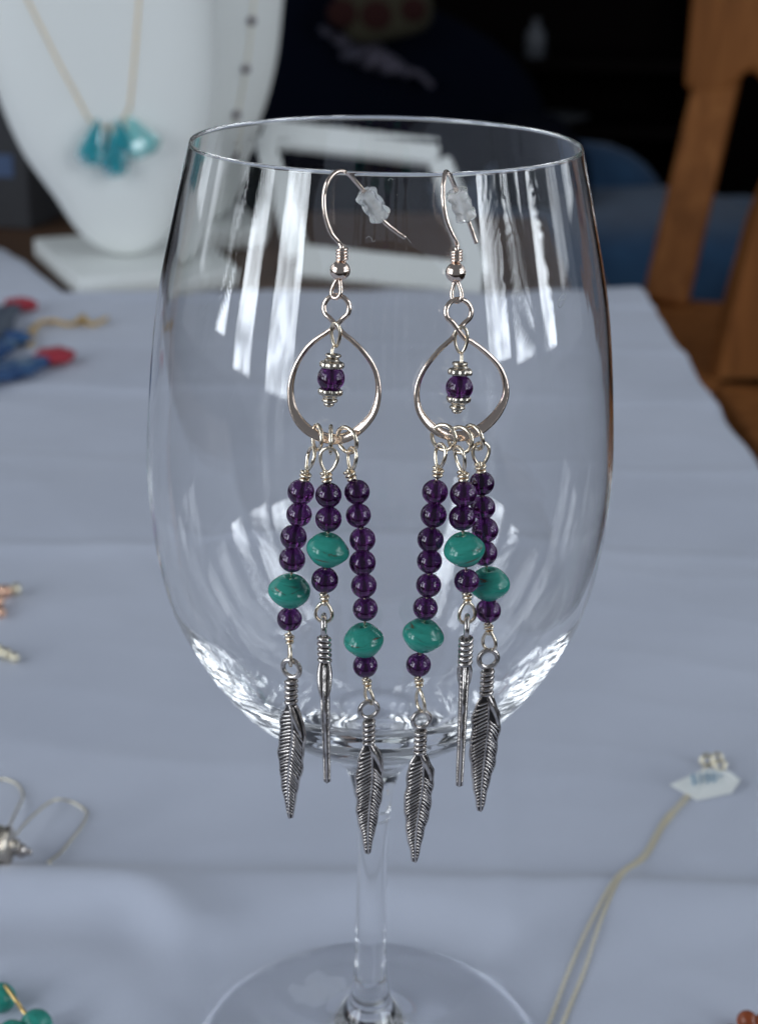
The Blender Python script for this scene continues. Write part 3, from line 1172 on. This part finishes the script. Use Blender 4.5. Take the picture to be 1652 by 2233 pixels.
def teardrop(r, L):
    m = MB()
    pr = [(0, L * .55), (r * .18, L * .47), (r * .5, L * .22), (r * .85, -L * .05), (r, -L * .22), (r * .82, -L * .36), (r * .45, -L * .44), (0, -L * .46)]
    m.lathe(pr, 9)
    return m


n1 = empty('necklace', surf1(250, 260), 'fine gold necklace with teal and aqua teardrop stones on the white bust', 'necklace')
m = MB()
pts = [surf1(x, y) for x, y in ((20, -70), (60, 0), (95, 70), (130, 140), (165, 205), (192, 258))]
m.tube(smooth_path(pts, 6), 0.0005, 6)
pts = [surf1(x, y) for x, y in ((312, -70), (303, 0), (297, 80), (290, 160), (283, 235))]
m.tube(smooth_path(pts, 6), 0.0005, 6)
pts = [surf1(x, y) for x, y in ((192, 258), (215, 272), (240, 278), (262, 265), (283, 235))]
m.tube(smooth_path(pts, 6), 0.0005, 6)
m.build('chain', M['gold'], n1)
for x, y, rr, L, lean, mt in ((203, 315, .0105, .034, .22, 'teal'), (250, 340, .0100, .033, -.02, 'teal'), (262, 302, .0085, .026, -.1, 'teal'), (305, 300, .0135, .030, -.5, 'aqua')):
    c_ = surf1(x, y, 0.008)
    o = child('teardrop_stone', teardrop(rr, L).mesh('teardrop_stone', M[mt], smooth=False), n1, c_, Vector((lean, 0.1, 1)), rng.uniform(0, 3))
    o['label'] = 'pale aqua teardrop stone' if mt == 'aqua' else 'deep teal teardrop stone'

n2 = empty('necklace', surf2(540, 150), 'fine chain necklace strung with small dark beads on the rear bust', 'necklace')
m = MB()
path2 = [(560, -60), (553, 0), (549, 45), (543, 100), (536, 150), (526, 205), (516, 250), (503, 300), (488, 340), (470, 360)]
pts = [surf2(x, y) for x, y in path2]
m.tube(smooth_path(pts, 5), 0.0008, 6)
m.build('chain', M['palegold'], n2)
m = MB()
m.lathe([(0, -.0035), (.0026, -.0024), (.0034, 0), (.0026, .0024), (0, .0035)], 12)
DB = m.mesh('dark_bead', M['darkbead'])
for x, y in ((549, 45), (536, 150), (516, 250), (488, 340)):
    child('dark_bead', DB, n2, surf2(x, y, 0.002), Vector((0, 0, 1)))

# white sloping display frame
fr = empty('display_frame', at_z(1040, 650, -.006), 'white sloping open display frame seen through the bowl of the wine glass', 'display')


def bar(name, p, q, w_, th, parent, mat):
    """flat bar from p to q, w_ wide across the frame, th thick"""
    ax = (q - p)
    L = ax.length
    x_ = ax.normalized()
    n_ = FN - x_ * FN.dot(x_)
    n_.normalize()
    y_ = n_.cross(x_)
    rot = Matrix((x_, y_, n_)).transposed()
    m_ = MB()
    m_.box((p + q) / 2, (L, w_, th), rot)
    return m_.build(name, mat, parent, smooth=False, bevel=0.002)


TL, TR = at_y(560, 298, .925), at_y(958, 342, .885)
BR, BL = at_z(1068, 622, .002), at_z(640, 578, .002)
BR = at_y(1068, 620, .80)
BL = at_y(640, 575, .84)
FN = (TR - BL).cross(TL - BR).normalized()
if FN.y > 0:
    FN = -FN
bar('top_rail', TL, TR, 0.016, 0.010, fr, M['bust'])
bar('side_rail', TR + (BR - TR) * .05, BR + (TR - BR) * .06, 0.018, 0.0098, fr, M['bust'])
bar('side_rail', TL + (BL - TL) * .05, BL + (TL - BL) * .06, 0.018, 0.0098, fr, M['bust'])
bar('bottom_rail', BL, BR, 0.026, 0.012, fr, M['bust'])
mid_t = (TL + TR) / 2 - Vector((0, 0, .012))
mid_t = TL.lerp(TR, .06) - Vector((0, 0, .012))
foot_ = Vector((mid_t.x - .02, mid_t.y + 0.055, TZ - 0.005))
bar('easel_leg', mid_t, foot_, 0.022, 0.006, fr, M['bust'])

# ------------------------------------------------------------------ small jewellery on the cloth
def cz(px, py, up=0.0):
    p = at_z(px, py, 0.0015)
    hh = float(cloth_h(np.array([p.x]), np.array([p.y]))[0]) + 0.0013
    return Vector((p.x, p.y, TZ + hh + up))


# blue packets with red ends
def packet(pts_px, half, label, mats, tipn):
    P = [cz(x, y, 0.0046) for x, y in pts_px]
    t_ = empty('packet', P[0] - Vector((0, 0, .0046)), label, 'packet')
    body = smooth_path(P, 8)
    k = int(len(body) * tipn)

    def lump(path, w0, w1, w2, name, mat, par):
        m_ = MB()
        n_ = len(path)
        seg = 16
        vs, fs = [], []
        for i, p in enumerate(path):
            a = path[max(0, i - 1)]
            c_ = path[min(n_ - 1, i + 1)]
            t__ = (c_ - a).normalized()
            s_ = t__.cross(Vector((0, 0, 1))).normalized()
            w_ = interp(i / (n_ - 1), [0, .5, 1], [w0, w1, w2])
            for q in range(seg):
                a_ = 2 * math.pi * q / seg
                cr = 1 + 0.16 * math.sin(i * 1.9 + q * 1.3) + 0.1 * math.sin(i * .8 + q * 2.9)
                vs.append(p + s_ * (w_ * cr * math.cos(a_)) + Vector((0, 0, min(0.004, w_ * .4) * cr * math.sin(a_))))
        for i in range(n_ - 1):
            for q in range(seg):
                l = (q + 1) % seg
                fs.append((i * seg + q, i * seg + l, (i + 1) * seg + l, (i + 1) * seg + q))
        fs += [tuple(range(seg)), tuple((n_ - 1) * seg + q for q in range(seg))]
        m_.add(vs, fs)
        return m_.build(name, mat, par)
    lump(body[:k + 1], half * 1.2, half, half * .45, 'wrapper', mats[0], t_)
    lump(body[k:], half * .6, half * .95, half * .12 if tipn < .75 else half * .6, 'red_end', mats[1], t_)
    return t_


packet([(-110, 860), (-40, 845), (20, 825), (70, 808), (110, 795), (160, 782)], 0.013, 'blue packet with a pointed red end lying beside the gold chain', (M['blue'], M['red']), 0.72)
packet([(-120, 790), (-60, 770), (-20, 735), (10, 700), (36, 682), (58, 672)], 0.012, 'slate packet with a blunt red end lying behind the blue one', (M['grey_blue'], M['red']), 0.78)
packet([(-120, 830), (-60, 800), (-10, 775), (20, 760), (46, 748)], 0.011, 'plain blue packet squeezed between two red-ended packets', (M['blue'], M['blue']), 0.8)


def fine_chain(name, px, label, cat, mat, r=0.0006, link_len=0.0016, parent=None, n=6):
    """a chain of small interlocked links along a path on the cloth"""
    path = smooth_path([cz(x, y, r * 1.6) for x, y in px], 14)
    m_ = MB()
    acc, last = 0.0, path[0]
    flip = 0
    for p in path[1:]:
        seg_ = p - last
        if seg_.length < link_len:
            continue
        c_ = (p + last) / 2
        ax = seg_.normalized()
        s_ = ax.cross(Vector((0, 0, 1))).normalized()
        u_ = Vector((0, 0, 1)) if flip else s_
        if flip:
            u_ = (Vector((0, 0, 1)) * .7 + s_ * .7).normalized()
        m_.tube([c_ + ax * (link_len * .72 * math.cos(a)) + u_ * (link_len * .42 * math.sin(a)) for a in np.linspace(0, 2 * math.pi, 9, endpoint=False)], r * .55, 5, closed=True)
        flip = 1 - flip
        last = p
    o = m_.build(name, mat, parent)
    if label:
        tag(o, label, cat)
    return o


fine_chain('gold_chain', [(66, 760), (70, 731), (85, 714), (113, 708), (150, 716), (170, 712), (180, 697), (188, 710), (205, 717), (240, 700)],
           'thick yellow gold chain lying loose on the cloth beside the blue packets', 'chain', M['gold'], 0.0016, 0.0038)

# kidney wire earrings with silver barrels
def kidney(wire_px, label, barrel_px, par_name='earring'):
    t_ = empty(par_name, cz(*barrel_px), label, 'earring')
    m_ = MB()
    m_.tube(smooth_path([cz(x, y, 0.0007 + u_) for x, y, u_ in wire_px], 6), 0.00036, 7)
    m_.build('kidney_wire', M['palegold'], t_)
    return t_


k1 = kidney([(31, 1847, .003), (63, 1807, .003), (113, 1760, .002), (148, 1752, .001), (180, 1762, .0), (189, 1778, 0), (175, 1806, 0), (132, 1860, 0), (108, 1893, 0), (108, 1908, 0), (113, 1931, 0)],
            'kidney wire earring with a polished silver barrel drop, its wire open', (10, 1905))
# barrel, lying on its side, axis left to right
bc = cz(-8, 1912, 0.0058)
m = MB()
pr = [(0, -.0052), (.0012, -.0052), (.0014, -.0042), (.0030, -.0038), (.0041, -.0030), (.0037, -.0024), (.0042, -.001), (.0042, .001), (.0037, .0024), (.0041, .0030), (.0030, .0038), (.0014, .0042), (.0012, .0052), (0, .0052)]
m.lathe([(q.x if 0 < i < 39 else 0, q.y) for i, q in enumerate(smooth_path([Vector((a, c_, 0)) for a, c_ in pr], 3))], 28)
child('barrel', m.mesh('barrel', M['capmetal']), k1, bc, Vector((1, -.05, .05)), 0, 1.36)
m = MB()
m.lathe([(0, -.0012), (.0011, -.0008), (.0014, 0), (.0011, .0008), (0, .0012)], 14)
SB = m.mesh('end_bead', M['antique'])
child('end_bead', SB, k1, cz(50, 1905, .0040), Vector((1, 0, 0)), 0, 1.5)
child('end_bead', SB, k1, cz(66, 1902, .0036), Vector((1, 0, .3)), 0, .8)
m = MB()
m.tube([cz(20, 1872, .0085), cz(27, 1852, .0050)], .0013, 8)
m.build('hanger', M['antique'], k1)
k2 = kidney([(-30, 1700, 0), (-5, 1698, 0), (22, 1702, 0), (42, 1714, .0), (50, 1735, .0), (44, 1760, .001), (30, 1795, .002), (14, 1840, .003)],
            'kidney wire earring tucked beside the silver barrel, mostly past the table edge view', (14, 1840))
k2['label'] = 'kidney wire earring whose thin wire arches up behind the silver barrel'

# thin gold necklace with price tag
pt = empty('necklace', cz(1562 / 1.16223, 2251 / 1.16223), 'thin doubled gold chain necklace with a white handwritten price tag', 'necklace')


def sp(*pp):
    return [(x / 1.16223, y / 1.16223) for x, y in pp]


fine_chain('chain', sp((1740, 2020), (1729, 2034), (1679, 2089), (1629, 2173), (1562, 2258), (1501, 2351), (1445, 2462), (1395, 2585), (1340, 2720)), None, None, M['palegold'], 0.00034, 0.0011, pt)
fine_chain('chain', sp((1746, 2024), (1733, 2040), (1684, 2096), (1635, 2178), (1572, 2256), (1523, 2351), (1479, 2474), (1429, 2590), (1380, 2720)), None, None, M['palegold'], 0.00034, 0.0011, pt)
fine_chain('chain', sp((1752, 1990), (1772, 1968), (1788, 1945)), None, None, M['palegold'], 0.00034, 0.0011, pt)
for x, y, rr in ((1790, 1938, .0017), (1816, 1930, .0014), (1822, 1950, .0016)):
    m = MB()
    c_ = cz(x / 1.16223, y / 1.16223, 0.0016)
    m.tube([c_ + Vector((rr * math.cos(a), rr * .5 * math.sin(a), rr * .8 * math.sin(a))) for a in np.linspace(0, 2 * math.pi, 18, endpoint=False)], rr * .42, 8, closed=True)
    m.build('clasp', M['palegold'], pt)
tagpx = [(1697, 1996), (1765, 2036), (1853, 2017), (1873, 1992), (1842, 1984), (1783, 1978)]
lift = [.0008, .0008, .0008, .0020, .0040, .0040]
m = MB()
tp = [cz(x / 1.16223, y / 1.16223, u_) for (x, y), u_ in zip(tagpx, lift)]
n_ = len(tp)
cen = sum(tp, Vector()) / n_
vs = tp + [p - Vector((0, 0, .0004)) for p in tp]
m.add(vs, [tuple(range(n_)), tuple(range(2 * n_ - 1, n_ - 1, -1))] + [(i, i + n_, (i + 1) % n_ + n_, (i + 1) % n_) for i in range(n_)])
tg = m.build('price_tag', M['paper'], pt, smooth=False)
# handwriting "$150-"
O = cz(1748 / 1.16223, 2012 / 1.16223, 0.0026)
ux = (cz(1835 / 1.16223, 1999 / 1.16223, 0.0028) - O) / 5.2
uy = (cz(1745 / 1.16223, 1992 / 1.16223, 0.0036) - cz(1748 / 1.16223, 2012 / 1.16223, 0.0022)) * 0.85
glyphs = {'$': [[(.8, .8), (.5, .95), (.2, .8), (.25, .58), (.7, .42), (.75, .18), (.45, .05), (.15, .2)], [(.5, 1.1), (.45, -.1)]],
          '1': [[(.35, .75), (.55, .95), (.5, .0)]],
          '5': [[(.8, .95), (.35, .95), (.3, .55), (.6, .6), (.78, .35), (.6, .05), (.25, .1)]],
          '0': [[(.5, .95), (.2, .6), (.25, .15), (.5, .02), (.78, .3), (.75, .75), (.5, .95)]],
          '-': [[(.1, .45), (.8, .55)]]}
m = MB()
FNt = ux.cross(uy).normalized()
if FNt.z < 0:
    FNt = -FNt
for i, ch in enumerate('$150-'):
    for st_ in glyphs[ch]:
        m.tube(smooth_path([O + ux * (i + x) + uy * y + FNt * 0.00015 for x, y in st_], 4), 0.00019, 5)
m.build('writing', M['ink'], tg)

# turquoise beads with a gold wire at the front corner
m = MB()
m.lathe([(0.0038 * math.sin(a) if 0 < k < 16 else 0, -0.0036 * math.cos(a)) for k, a in enumerate(np.linspace(0, math.pi, 17))], 28)
TB = m.mesh('turquoise_bead', M['turq'])
tb = empty('bracelet', cz(8, 2235), 'turquoise bead bracelet with a bent gold wire lying on the cloth', 'bracelet')
for x, y in ((4, 2208), (82, 2266), (30, 2290), (-52, 2190)):
    child('turquoise_bead', TB, tb, cz(x, y, .0038), Vector((.4, .2, 1)), rng.uniform(0, 6))
m = MB()
m.tube(smooth_path([cz(14, 2205, .0068), cz(24, 2216, .0070), cz(38, 2228, .0060), cz(52, 2236, .0040), cz(70, 2250, .003)], 5), 0.0005, 8)
m.build('gold_wire', M['gold'], tb)

# brown beads at the other front corner
bb_ = empty('bracelet', cz(1625, 2240), 'dark reddish brown round bead bracelet lying on the cloth', 'bracelet')
m = MB()
m.lathe([(0.0026 * math.sin(a) if 0 < k < 14 else 0, -0.0026 * math.cos(a)) for k, a in enumerate(np.linspace(0, math.pi, 15))], 24)
BBm = m.mesh('brown_bead', M['brownbead'])
for x, y in ((1626, 2248), (1664, 2252), (1592, 2282), (1700, 2262)):
    child('brown_bead', BBm, bb_, cz(x, y, .0026), Vector((0, .3, 1)), rng.uniform(0, 6))

# rose gold pieces at the left border
m = MB()
m.lathe([(0.0024 * math.sin(a) if 0 < k < 14 else 0, -0.0024 * math.cos(a)) for k, a in enumerate(np.linspace(0, math.pi, 15))], 20)
RB = m.mesh('rose_bead', M['rose'])
PB = m.mesh('pale_bead', M['palegold'])
rg = empty('earring', cz(5, 1320), 'rose gold bead cluster earring ending in one pale bead', 'earring')
for x, y, me_, sc_ in ((35, 1302, PB, 1.0), (12, 1308, RB, 1.1), (-14, 1300, RB, 1.1), (-4, 1332, RB, 1.1), (-26, 1345, RB, 1.1), (4, 1352, RB, .8)):
    child('rose_bead' if me_ is RB else 'pale_bead', me_, rg, cz(x, y, .0024 * sc_), Vector((0, .2, 1)), 0, sc_)
rg2 = empty('earring', cz(5, 1445), 'pale gold bead earring lying on the cloth below the rose gold cluster', 'earring')
for x, y, sc_ in ((32, 1447, .8), (14, 1440, .9), (-6, 1434, 1.0), (-30, 1430, 1.0)):
    child('pale_bead', PB, rg2, cz(x, y, .0024 * sc_), Vector((0, .2, 1)), 0, sc_)

# ------------------------------------------------------------------ the room behind: chairs, cushion, cabinet
def slab_between(name, a, c_, w_, th, wdir, mat, parent, bevel=0.006):
    ax = (c_ - a)
    L = ax.length
    z_ = ax.normalized()
    x_ = (wdir - z_ * wdir.dot(z_)).normalized()
    y_ = z_.cross(x_)
    m_ = MB()
    m_.box((a + c_) / 2, (w_, th, L), Matrix((x_, y_, z_)).transposed())
    return m_.build(name, mat, parent, smooth=False, bevel=bevel)


SEAT = 0.45
ch = empty('wooden_chair', (0.55, 2.0, 0), 'brown wooden chair with a thick post and scalloped top rail beside the table', 'chair')
yP = 2.02
pa = at_y(1455, 730, yP)
pb = at_y(1560, 215, yP + 0.10)
ptop = pb + (pb - pa) * 0.42
xdir = Vector((1, -0.25, 0)).normalized()
slab_between('post', Vector((pa.x - .012, pa.y - 0.02, SEAT)), ptop, 0.066, 0.05, xdir, M['wood'], ch, 0.009)
off = xdir * 0.36
slab_between('post', Vector((pa.x - .012, pa.y - 0.02, SEAT)) + off, ptop + off, 0.066, 0.05, xdir, M['wood'], ch, 0.009)
# top rail with scalloped lower edge
m = MB()
x0, x1 = -0.055, 0.43
NR = 40
zlo0, zhi = pb.z + 0.005, pb.z + 0.19
front, back = [], []
for i in range(NR + 1):
    x = x0 + (x1 - x0) * i / NR
    u_ = (x - x0) / (x1 - x0)
    zl = zlo0 + 0.012 - 0.012 * math.exp(-((x + 0.02) / 0.022) ** 2) + 0.030 * math.exp(-((x - 0.040) / 0.019) ** 2) + 0.03 * math.exp(-((x - 0.27) / 0.05) ** 2)
    zh = zhi + 0.03 * math.sin(u_ * math.pi)
    base = Vector((pb.x, pb.y - 0.035, 0)) + xdir * x
    ny_ = Vector((-xdir.y, xdir.x, 0))
    for z in (zl, zh):
        front.append(base + Vector((0, 0, z)))
        back.append(base + ny_ * 0.045 + Vector((0, 0, z)))
n_ = len(front)
vs = front + back
fs = []
for i in range(NR):
    a = 2 * i
    fs += [(a, a + 2, a + 3, a + 1), (n_ + a, n_ + a + 1, n_ + a + 3, n_ + a + 2), (a, n_ + a, n_ + a + 2, a + 2), (a + 1, a + 3, n_ + a + 3, n_ + a + 1)]
fs += [(0, 1, n_ + 1, n_), (n_ - 2, 2 * n_ - 2, 2 * n_ - 1, n_ - 1)]
m.add(vs, fs)
m.build('top_rail', M['wood'], ch, smooth=False, bevel=0.010)
# seat
ny_ = Vector((-xdir.y, xdir.x, 0))
sc_ = Vector((pa.x, pa.y, 0)) + xdir * 0.19 - ny_ * 0.21 + Vector((0, 0, SEAT - 0.02))
m = MB()
m.box(sc_, (0.50, 0.46, 0.045), Matrix((xdir, ny_, Vector((0, 0, 1)))).transposed())
m.build('seat', M['wood'], ch, smooth=False, bevel=0.012)
for sx_ in (-.2, .2):
    for sy_ in (-.18, .18):
        p = sc_ + xdir * sx_ + ny_ * sy_
        slab_between('leg', Vector((p.x, p.y, 0)), Vector((p.x, p.y, SEAT - .043)), 0.05, 0.05, xdir, M['wood'], ch)

# second wooden chair, only the curved edge of its back in view
c2 = empty('wooden_chair', (0.5, 1.5, 0), 'golden brown wooden chair back curving up in front of the scalloped chair', 'chair')
yC = 1.60
edge = [at_y(x, y, yC) for x, y in ((1700, 360), (1652, 470), (1625, 560), (1600, 650), (1580, 740), (1562, 830), (1558, 900))]
low = edge[-1]
m = MB()
path = smooth_path(edge, 6)
wd = Vector((1, 0.15, 0)).normalized()
vs, fs = [], []
for p in path:
    for q in ((0, 0), (0.16, 0), (0.16, .035), (0, .035)):
        vs.append(p + wd * q[0] + Vector((-wd.y, wd.x, 0)) * q[1])
for i in range(len(path) - 1):
    for k in range(4):
        l = (k + 1) % 4
        fs.append((4 * i + k, 4 * i + l, 4 * i + 4 + l, 4 * i + 4 + k))
fs += [(0, 1, 2, 3), tuple(4 * (len(path) - 1) + k for k in (3, 2, 1, 0))]
m.add(vs, fs)
m.build('backrest', M['wood'], c2, smooth=False, bevel=0.008)
m = MB()
m.box((low.x + .22, yC - 0.18, SEAT - .02), (0.46, 0.44, 0.045))
m.build('seat', M['wood'], c2, smooth=False, bevel=0.01)
slab_between('back_post', Vector((low.x + .08, yC + .02, SEAT - .04)), low + Vector((.08, .02, .02)), .10, .03, wd, M['wood'], c2)
for sx_ in (.03, .40):
    for sy_ in (-.36, 0.0):
        slab_between('leg', Vector((low.x + sx_, yC + sy_, 0)), Vector((low.x + sx_, yC + sy_, SEAT - .043)), .045, .045, wd, M['wood'], c2)


def cushion(name, cen, half, rot, mat, parent, p=3.0, seg=28):
    """rounded pillow form"""
    m_ = MB()
    vs, fs = [], []
    nr = 18
    for i in range(nr + 1):
        a = -math.pi / 2 + math.pi * i / nr
        for k in range(seg):
            q = 2 * math.pi * k / seg
            f = lambda s: (abs(s) ** (2 / p)) * (1 if s >= 0 else -1)
            vs.append(Vector(cen) + rot @ Vector((half[0] * f(math.cos(a)) * f(math.cos(q)), half[1] * f(math.cos(a)) * f(math.sin(q)), half[2] * f(math.sin(a)))))
    for i in range(nr):
        for k in range(seg):
            l = (k + 1) % seg
            fs.append((i * seg + k, i * seg + l, (i + 1) * seg + l, (i + 1) * seg + k))
    m_.add(vs, fs)
    return m_.build(name, mat, parent)


# blue armchair behind the table corner
yB = 2.75
ba = empty('armchair', (0.35, yB + .3, 0), 'blue upholstered armchair with rounded back behind the wooden chair', 'armchair')
cB = at_y(1270, 640, yB)
cushion('backrest', (cB.x - .03, yB + .12, cB.z - 0.02), (0.22, 0.10, 0.30), Matrix.Rotation(R(6), 3, 'Y') @ Matrix.Rotation(R(10), 3, 'Z'), M['blue_fabric'], ba, 2.6)
cushion('seat', (cB.x + .05, yB - .12, 0.40), (0.29, 0.30, 0.09), Matrix.Rotation(R(10), 3, 'Z'), M['blue_fabric'], ba, 4)
for sx_ in (-1, 1):
    cushion('arm', (cB.x + .05 + sx_ * .30, yB - .10, 0.40), (0.055, 0.30, 0.07), Matrix.Rotation(R(10), 3, 'Z'), M['blue_fabric'], ba, 4)
for sx_ in (-.22, .3):
    for sy_ in (-.3, .1):
        slab_between('leg', Vector((cB.x + sx_, yB + sy_, 0)), Vector((cB.x + sx_, yB + sy_, .33)), .04, .04, Vector((1, 0, 0)), M['cabinet'], ba)

# navy sofa with a pale throw and a patterned cushion
yN = 3.0
na = empty('sofa', (-0.2, yN + .3, 0), 'dark navy sofa in the dim room behind the white busts', 'sofa')
cN = at_y(720, 330, yN)
cushion('backrest', (cN.x - .12, yN + .22, cN.z - .03), (0.58, 0.13, 0.38), Matrix.Rotation(R(14), 3, 'Y'), M['navy'], na, 3.2)
cushion('seat', (cN.x - .15, yN - .12, 0.36), (0.62, 0.36, 0.11), Matrix.Identity(3), M['navy'], na, 5)
for sx_ in (-.72, .42):
    cushion('arm', (cN.x + sx_, yN - .1, 0.42), (0.08, 0.36, 0.17), Matrix.Identity(3), M['navy'], na, 5)
for sx_ in (-.65, .35):
    for sy_ in (-.38, .2):
        slab_between('leg', Vector((cN.x + sx_, yN + sy_, 0)), Vector((cN.x + sx_, yN + sy_, .27)), .05, .05, Vector((1, 0, 0)), M['cabinet'], na)

# pale lavender scarf over the back, ragged outline with folds
yS = yN + 0.06
top = [(700, 55), (735, 70), (770, 82), (800, 92), (815, 84), (845, 110), (870, 128), (890, 145), (915, 152), (945, 182)]
bot = [(705, 62), (722, 90), (742, 105), (742, 125), (775, 140), (800, 150), (825, 158), (860, 166), (885, 172), (900, 165), (925, 178), (940, 190)]
tt = smooth_path([at_y(x, y, yS) for x, y in top], 4)
bt = smooth_path([at_y(x, y, yS) for x, y in bot], 4)
m = MB()
nu, nv = 60, 14
vs, fs = [], []
for i in range(nu + 1):
    a = tt[min(len(tt) - 1, int(i / nu * (len(tt) - 1)))]
    c_ = bt[min(len(bt) - 1, int(i / nu * (len(bt) - 1)))]
    for k in range(nv + 1):
        p = a.lerp(c_, k / nv)
        vs.append(p + Vector((0, 0.012 * math.sin(i * .7 + k * .3) - 0.03 * math.sin(math.pi * k / nv), 0)))
for i in range(nu):
    for k in range(nv):
        a = i * (nv + 1) + k
        fs.append((a, a + 1, a + nv + 2, a + nv + 1))
m.add(vs, fs)
sc = m.build('scarf', M['lavender'])
md = sc.modifiers.new('thick', 'SOLIDIFY')
md.thickness = 0.008
tag(sc, 'crumpled pale lavender scarf draped over the navy sofa back', 'scarf')

# cream and red cushion
cC = at_y(836, -10, yN + .02)
cu = empty('cushion', cC, 'cream cushion with maroon flower patches above the navy sofa', 'cushion')
cushion('cover', cC, (0.095, 0.06, 0.085), Matrix.Rotation(R(-12), 3, 'Y'), M['cream'], cu, 4)
for x, y, r_ in ((820, 32, .032), (745, 28, .030), (900, 20, .026)):
    c_ = at_y(x, y, yN - .038)
    cushion('flower_patch', c_, (r_, .008, r_ * .9), Matrix.Identity(3), M['maroon'], cu, 2)

# dark cabinet with a grey bottle and dish
yK = 3.9
kb = at_y(1165, 300, yK)
ca = empty('cabinet', (kb.x, yK + .2, 0), 'near black wooden cabinet with open shelves in the dim room', 'cabinet')
m = MB()
for x in (-.42, .42):
    m.box((kb.x + x, yK + .2, .72), (.03, .40, 1.44))
m.box((kb.x, yK + .395, .72), (.81, .012, 1.44))
m.build('carcass', M['cabinet'], ca, smooth=False)
shelf_z = [.06, at_y(1232, 266, yK + .06).z - .022, at_y(1165, 132, yK).z - 0.012, 1.42]
for z in shelf_z:
    m = MB()
    m.box((kb.x, yK + .2, z), (.806, .37, .022))
    m.build('shelf', M['cabinet'], ca, smooth=False)
pz = shelf_z[2] + .012
pk = at_y(1166, 100, yK + .08)
m = MB()
hh = at_y(1166, 38, yK + .08).z - pz
m.lathe([(0, 0), (.024, 0), (.027, .004), (.027, hh * .6), (.020, hh * .72), (.010, hh * .80), (.010, hh * .97), (.012, hh), (0, hh)], 24)
o = m.build('bottle', M['greyglass'])
o.location = (pk.x, yK + .08, pz)
tag(o, 'slim pale grey bottle standing on a shelf of the dark cabinet', 'bottle')
pq = at_y(1232, 258, yK - .02)
m = MB()
m.lathe([(0, 0), (.03, 0), (.035, .004), (.075, .022), (.078, .026), (.072, .026), (.033, .008), (0, .006)], 28)
o = m.build('dish', M['greyglass'])
o.location = (pq.x, yK + .10, shelf_z[1] + .0112)
tag(o, 'shallow grey dish on the lower shelf of the dark cabinet', 'dish')

# dark box with a blue label behind the packets
bx_c = at_y(18, 470, 1.02)
bxo = empty('box', (bx_c.x, 1.02, TZ - .006), 'dark grey box with a small blue label behind the white bust', 'box')
m = MB()
m.box((bx_c.x - .03, 1.06, TZ + .046), (.13, .10, .104), Matrix.Rotation(R(-12), 3, 'Z'))
m.build('carton', M['carton'], bxo, smooth=False, bevel=.002)
lb = Matrix.Rotation(R(-12), 3, 'Z')
m = MB()
m.box(Vector((bx_c.x - .03, 1.06, TZ + .046)) + lb @ Vector((.035, -.0506, .0)), (.036, .0012, .018), lb)
m.build('label_sticker', M['blue_label'], bxo, smooth=False)

# ------------------------------------------------------------------ potted palms by the windows (mirrored in the glass)
def polar(az, dist, z):
    return Vector((dist * math.sin(R(az)), -dist * math.cos(R(az)), TZ + z))


def palm(base, label, fronds):
    t_ = empty('potted_palm', base, label, 'plant')
    m_ = MB()
    m_.lathe([(0, 0), (.10, 0), (.13, .22), (.135, .24), (.12, .24), (.115, .20), (0, .20)], 24)
    o_ = m_.build('pot', M['darkwood'], t_)
    o_.matrix_basis = Matrix.Translation(base)
    o_.matrix_parent_inverse = t_.matrix_world.inverted()
    for ctrl, ll0 in fronds:
        path_ = smooth_path([Vector(base) + Vector((0, 0, .2))] + ctrl, 14)
        n_ = len(path_)
        m_ = MB()
        m_.tube(path_, [.009 * (1 - .75 * k / n_) for k in range(n_)], 6)
        for k in range(int(n_ * .34), n_ - 1):
            p = path_[k]
            t__ = (path_[k + 1] - p).normalized()
            face = (Vector((0, 0, TZ + .2)) - p).normalized()
            side0 = t__.cross(face).normalized()
            u_ = (k / n_ - .34) / .66
            ll = ll0 * (math.sin(math.pi * min(1, .12 + .8 * u_)) * .9 + .1)
            for s_ in (-1, 1):
                dirv = (side0 * s_ * .75 + t__ * .75 + Vector((0, 0, -.12)) + face * random.uniform(-.15, .15)).normalized()
                wv = dirv.cross(face).normalized() * (.010 * random.uniform(.8, 1.2))
                m_.add([p - wv * .4, p + wv * .4, p + dirv * ll * .5 + wv + face * .004, p + dirv * ll - Vector((0, 0, .02)), p + dirv * ll * .5 - wv + face * .004],
                       [(0, 1, 2, 3, 4)])
        m_.build('frond', M['leaf'], t_, smooth=False)


palm(Vector((1.25, -0.30, 0)), 'potted palm with feathery fronds standing at the right hand window',
     [([polar(92, 1.2, -.2), polar(84, 1.12, .14), polar(72, 1.05, .36), polar(58, 1.0, .62), polar(50, .98, .74)], .24),
      ([polar(98, 1.25, -.1), polar(96, 1.2, .3), polar(88, 1.15, .60), polar(78, 1.1, .80)], .22)])
palm(Vector((-1.30, -0.35, 0)), 'potted palm with feathery fronds standing at the left hand window',
     [([polar(-94, 1.25, -.1), polar(-90, 1.15, .22), polar(-80, 1.1, .46), polar(-66, 1.05, .62), polar(-56, 1.02, .66)], .20),
      ([polar(-98, 1.3, -.1), polar(-98, 1.25, .3), polar(-92, 1.2, .6)], .20)])
